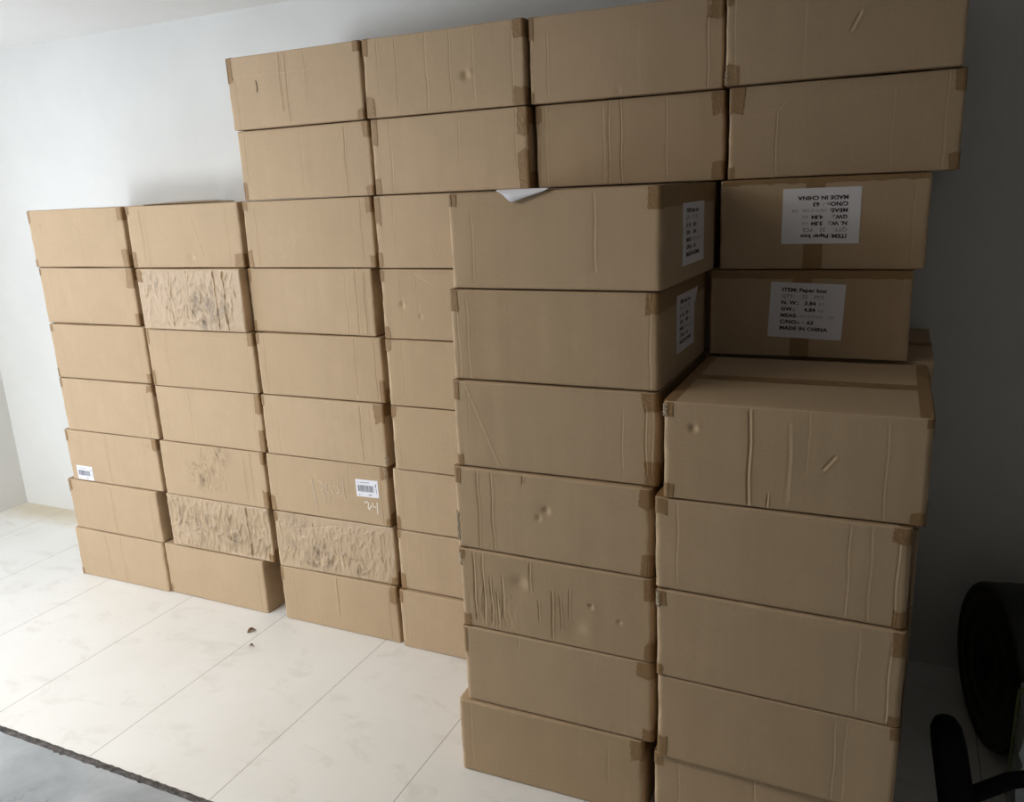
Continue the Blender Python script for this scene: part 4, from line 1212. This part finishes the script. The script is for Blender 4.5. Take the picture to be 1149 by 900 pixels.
# roll of black film lying on the floor, end face turned to the left
roll = empty('film_roll', (1.985, 0.18, 0.0), math.radians(14))
tag(roll, 'large roll of black plastic film lying in the dark right corner', 'roll')
RR, ln_ = 0.245, 0.34
V, F = [], []
seg = 72
prof = [(0.0, 0.045, 0.02), (0.0, 0.045, 0.0)]
rings = []
rr_ = random.Random(9)
for (x, r) in [(0.05, 0.045), (0.0, 0.047)] + [(0.002 * (i % 2) + 0.003 * math.sin(i), 0.05 + (RR - 0.058) * i / 16) for i in range(1, 17)] + [(0.004, RR - 0.003), (0.012, RR)] + \
        [(0.012 + (ln_ - 0.02) * i / 10, RR - 0.0015 * (i % 2)) for i in range(1, 11)] + [(ln_, RR - 0.01), (ln_, 0.047), (ln_ - 0.05, 0.045)]:
    rings.append((x, r))
for (x, r) in rings:
    for k in range(seg):
        th = 2 * math.pi * k / seg
        V.append((x, r * math.cos(th), RR + 0.001 + r * math.sin(th)))
for i in range(len(rings) - 1):
    for k in range(seg):
        F.append((i * seg + k, i * seg + (k + 1) % seg, (i + 1) * seg + (k + 1) % seg, (i + 1) * seg + k))
link_mesh('film_wrap', V, F, M['black_film'], roll, smooth=True)
# core tube
V, F = [], []
for (x, r) in ((0.004, 0.0445), (0.004, 0.037), (ln_ - 0.004, 0.037), (ln_ - 0.004, 0.0445), (0.004, 0.0445)):
    for k in range(seg):
        th = 2 * math.pi * k / seg
        V.append((x, r * math.cos(th), RR + 0.001 + r * math.sin(th)))
for i in range(4):
    for k in range(seg):
        F.append((i * seg + k, i * seg + (k + 1) % seg, (i + 1) * seg + (k + 1) % seg, (i + 1) * seg + k))
link_mesh('core_tube', V, F, M['black_core'], roll, smooth=True)

# black upright with side bar
stand = empty('black_stand', (1.93, -0.42, 0.0))
tag(stand, 'black rounded upright post with a side bar, standing right of the five-box stack', 'stand')
v, f = tube_vf([(-0.005, 0.0, 0.0), (-0.035, 0, 0.15), (-0.075, 0.0, 0.36), (-0.085, 0, 0.405), (-0.088, 0, 0.425), (-0.089, 0, 0.432)],
               [0.044, 0.042, 0.038, 0.034, 0.024, 0.007], 24)
link_mesh('post', v, f, M['black_metal'], stand, smooth=True)
v, f = tube_vf([(-0.03, 0.0, 0.225), (0.06, 0.02, 0.285), (0.16, 0.03, 0.325), (0.30, 0.04, 0.375)], [0.020, 0.019, 0.018, 0.018], 16)
link_mesh('side_bar', v, f, M['black_metal'], stand, smooth=True)
v, f = tube_vf([(0.29, 0.04, 0.38), (0.30, 0.04, 0.2), (0.31, 0.04, 0.0)], [0.018, 0.018, 0.02], 16)
link_mesh('leg', v, f, M['black_metal'], stand, smooth=True)
v, f = tube_vf([(-0.005, 0.0, 0.018), (0.15, 0.02, 0.018), (0.31, 0.04, 0.018)], [0.018, 0.018, 0.018], 16)
link_mesh('foot_bar', v, f, M['black_metal'], stand, smooth=True)

# pale wrapped pack at the photo edge
pk = empty('wrapped_pack', (2.004, -0.29, 0.0), math.radians(-4))
tag(pk, 'pale blue plastic wrapped pack at the right edge of the photo', 'package')
V, F = [], []
n = 14
for i in range(n + 1):
    t = i / n
    z = 0.40 * t
    ww = 0.004 * math.sin(t * 23) + 0.003 * math.sin(t * 51)
    ins = 0.02 if i in (0, n) else 0.0
    ring = [(0.02 + ww + ins, 0.0 + ins), (0.16, -0.006 + ins - ww), (0.33 - ins, ins + ww), (0.335 - ins + ww, 0.10), (0.33 - ins, 0.19 - ins), (0.15, 0.195 - ins), (0.02 + ins - ww, 0.19 - ins), (0.012 + ins + ww, 0.10)]
    V += [(a, b, z) for a, b in ring]
for i in range(n):
    for k in range(8):
        F.append((i * 8 + k, i * 8 + (k + 1) % 8, (i + 1) * 8 + (k + 1) % 8, (i + 1) * 8 + k))
F.append(tuple(range(8))[::-1]); F.append(tuple(n * 8 + k for k in range(8)))
link_mesh('wrap', V, F, M['blue_wrap'], pk)
v, f = box_vf(0.004, 0.009, 0.09, 0.100, 0.10, 0.41)
v2, f2 = box_vf(0.004, 0.06, 0.09, 0.100, 0.405, 0.410)
v, f = join_vf([(v, f), (v2, f2)])
o = link_mesh('strap', v, f, M['green_strip'], pk); o['label'] = 'yellow-green strap'
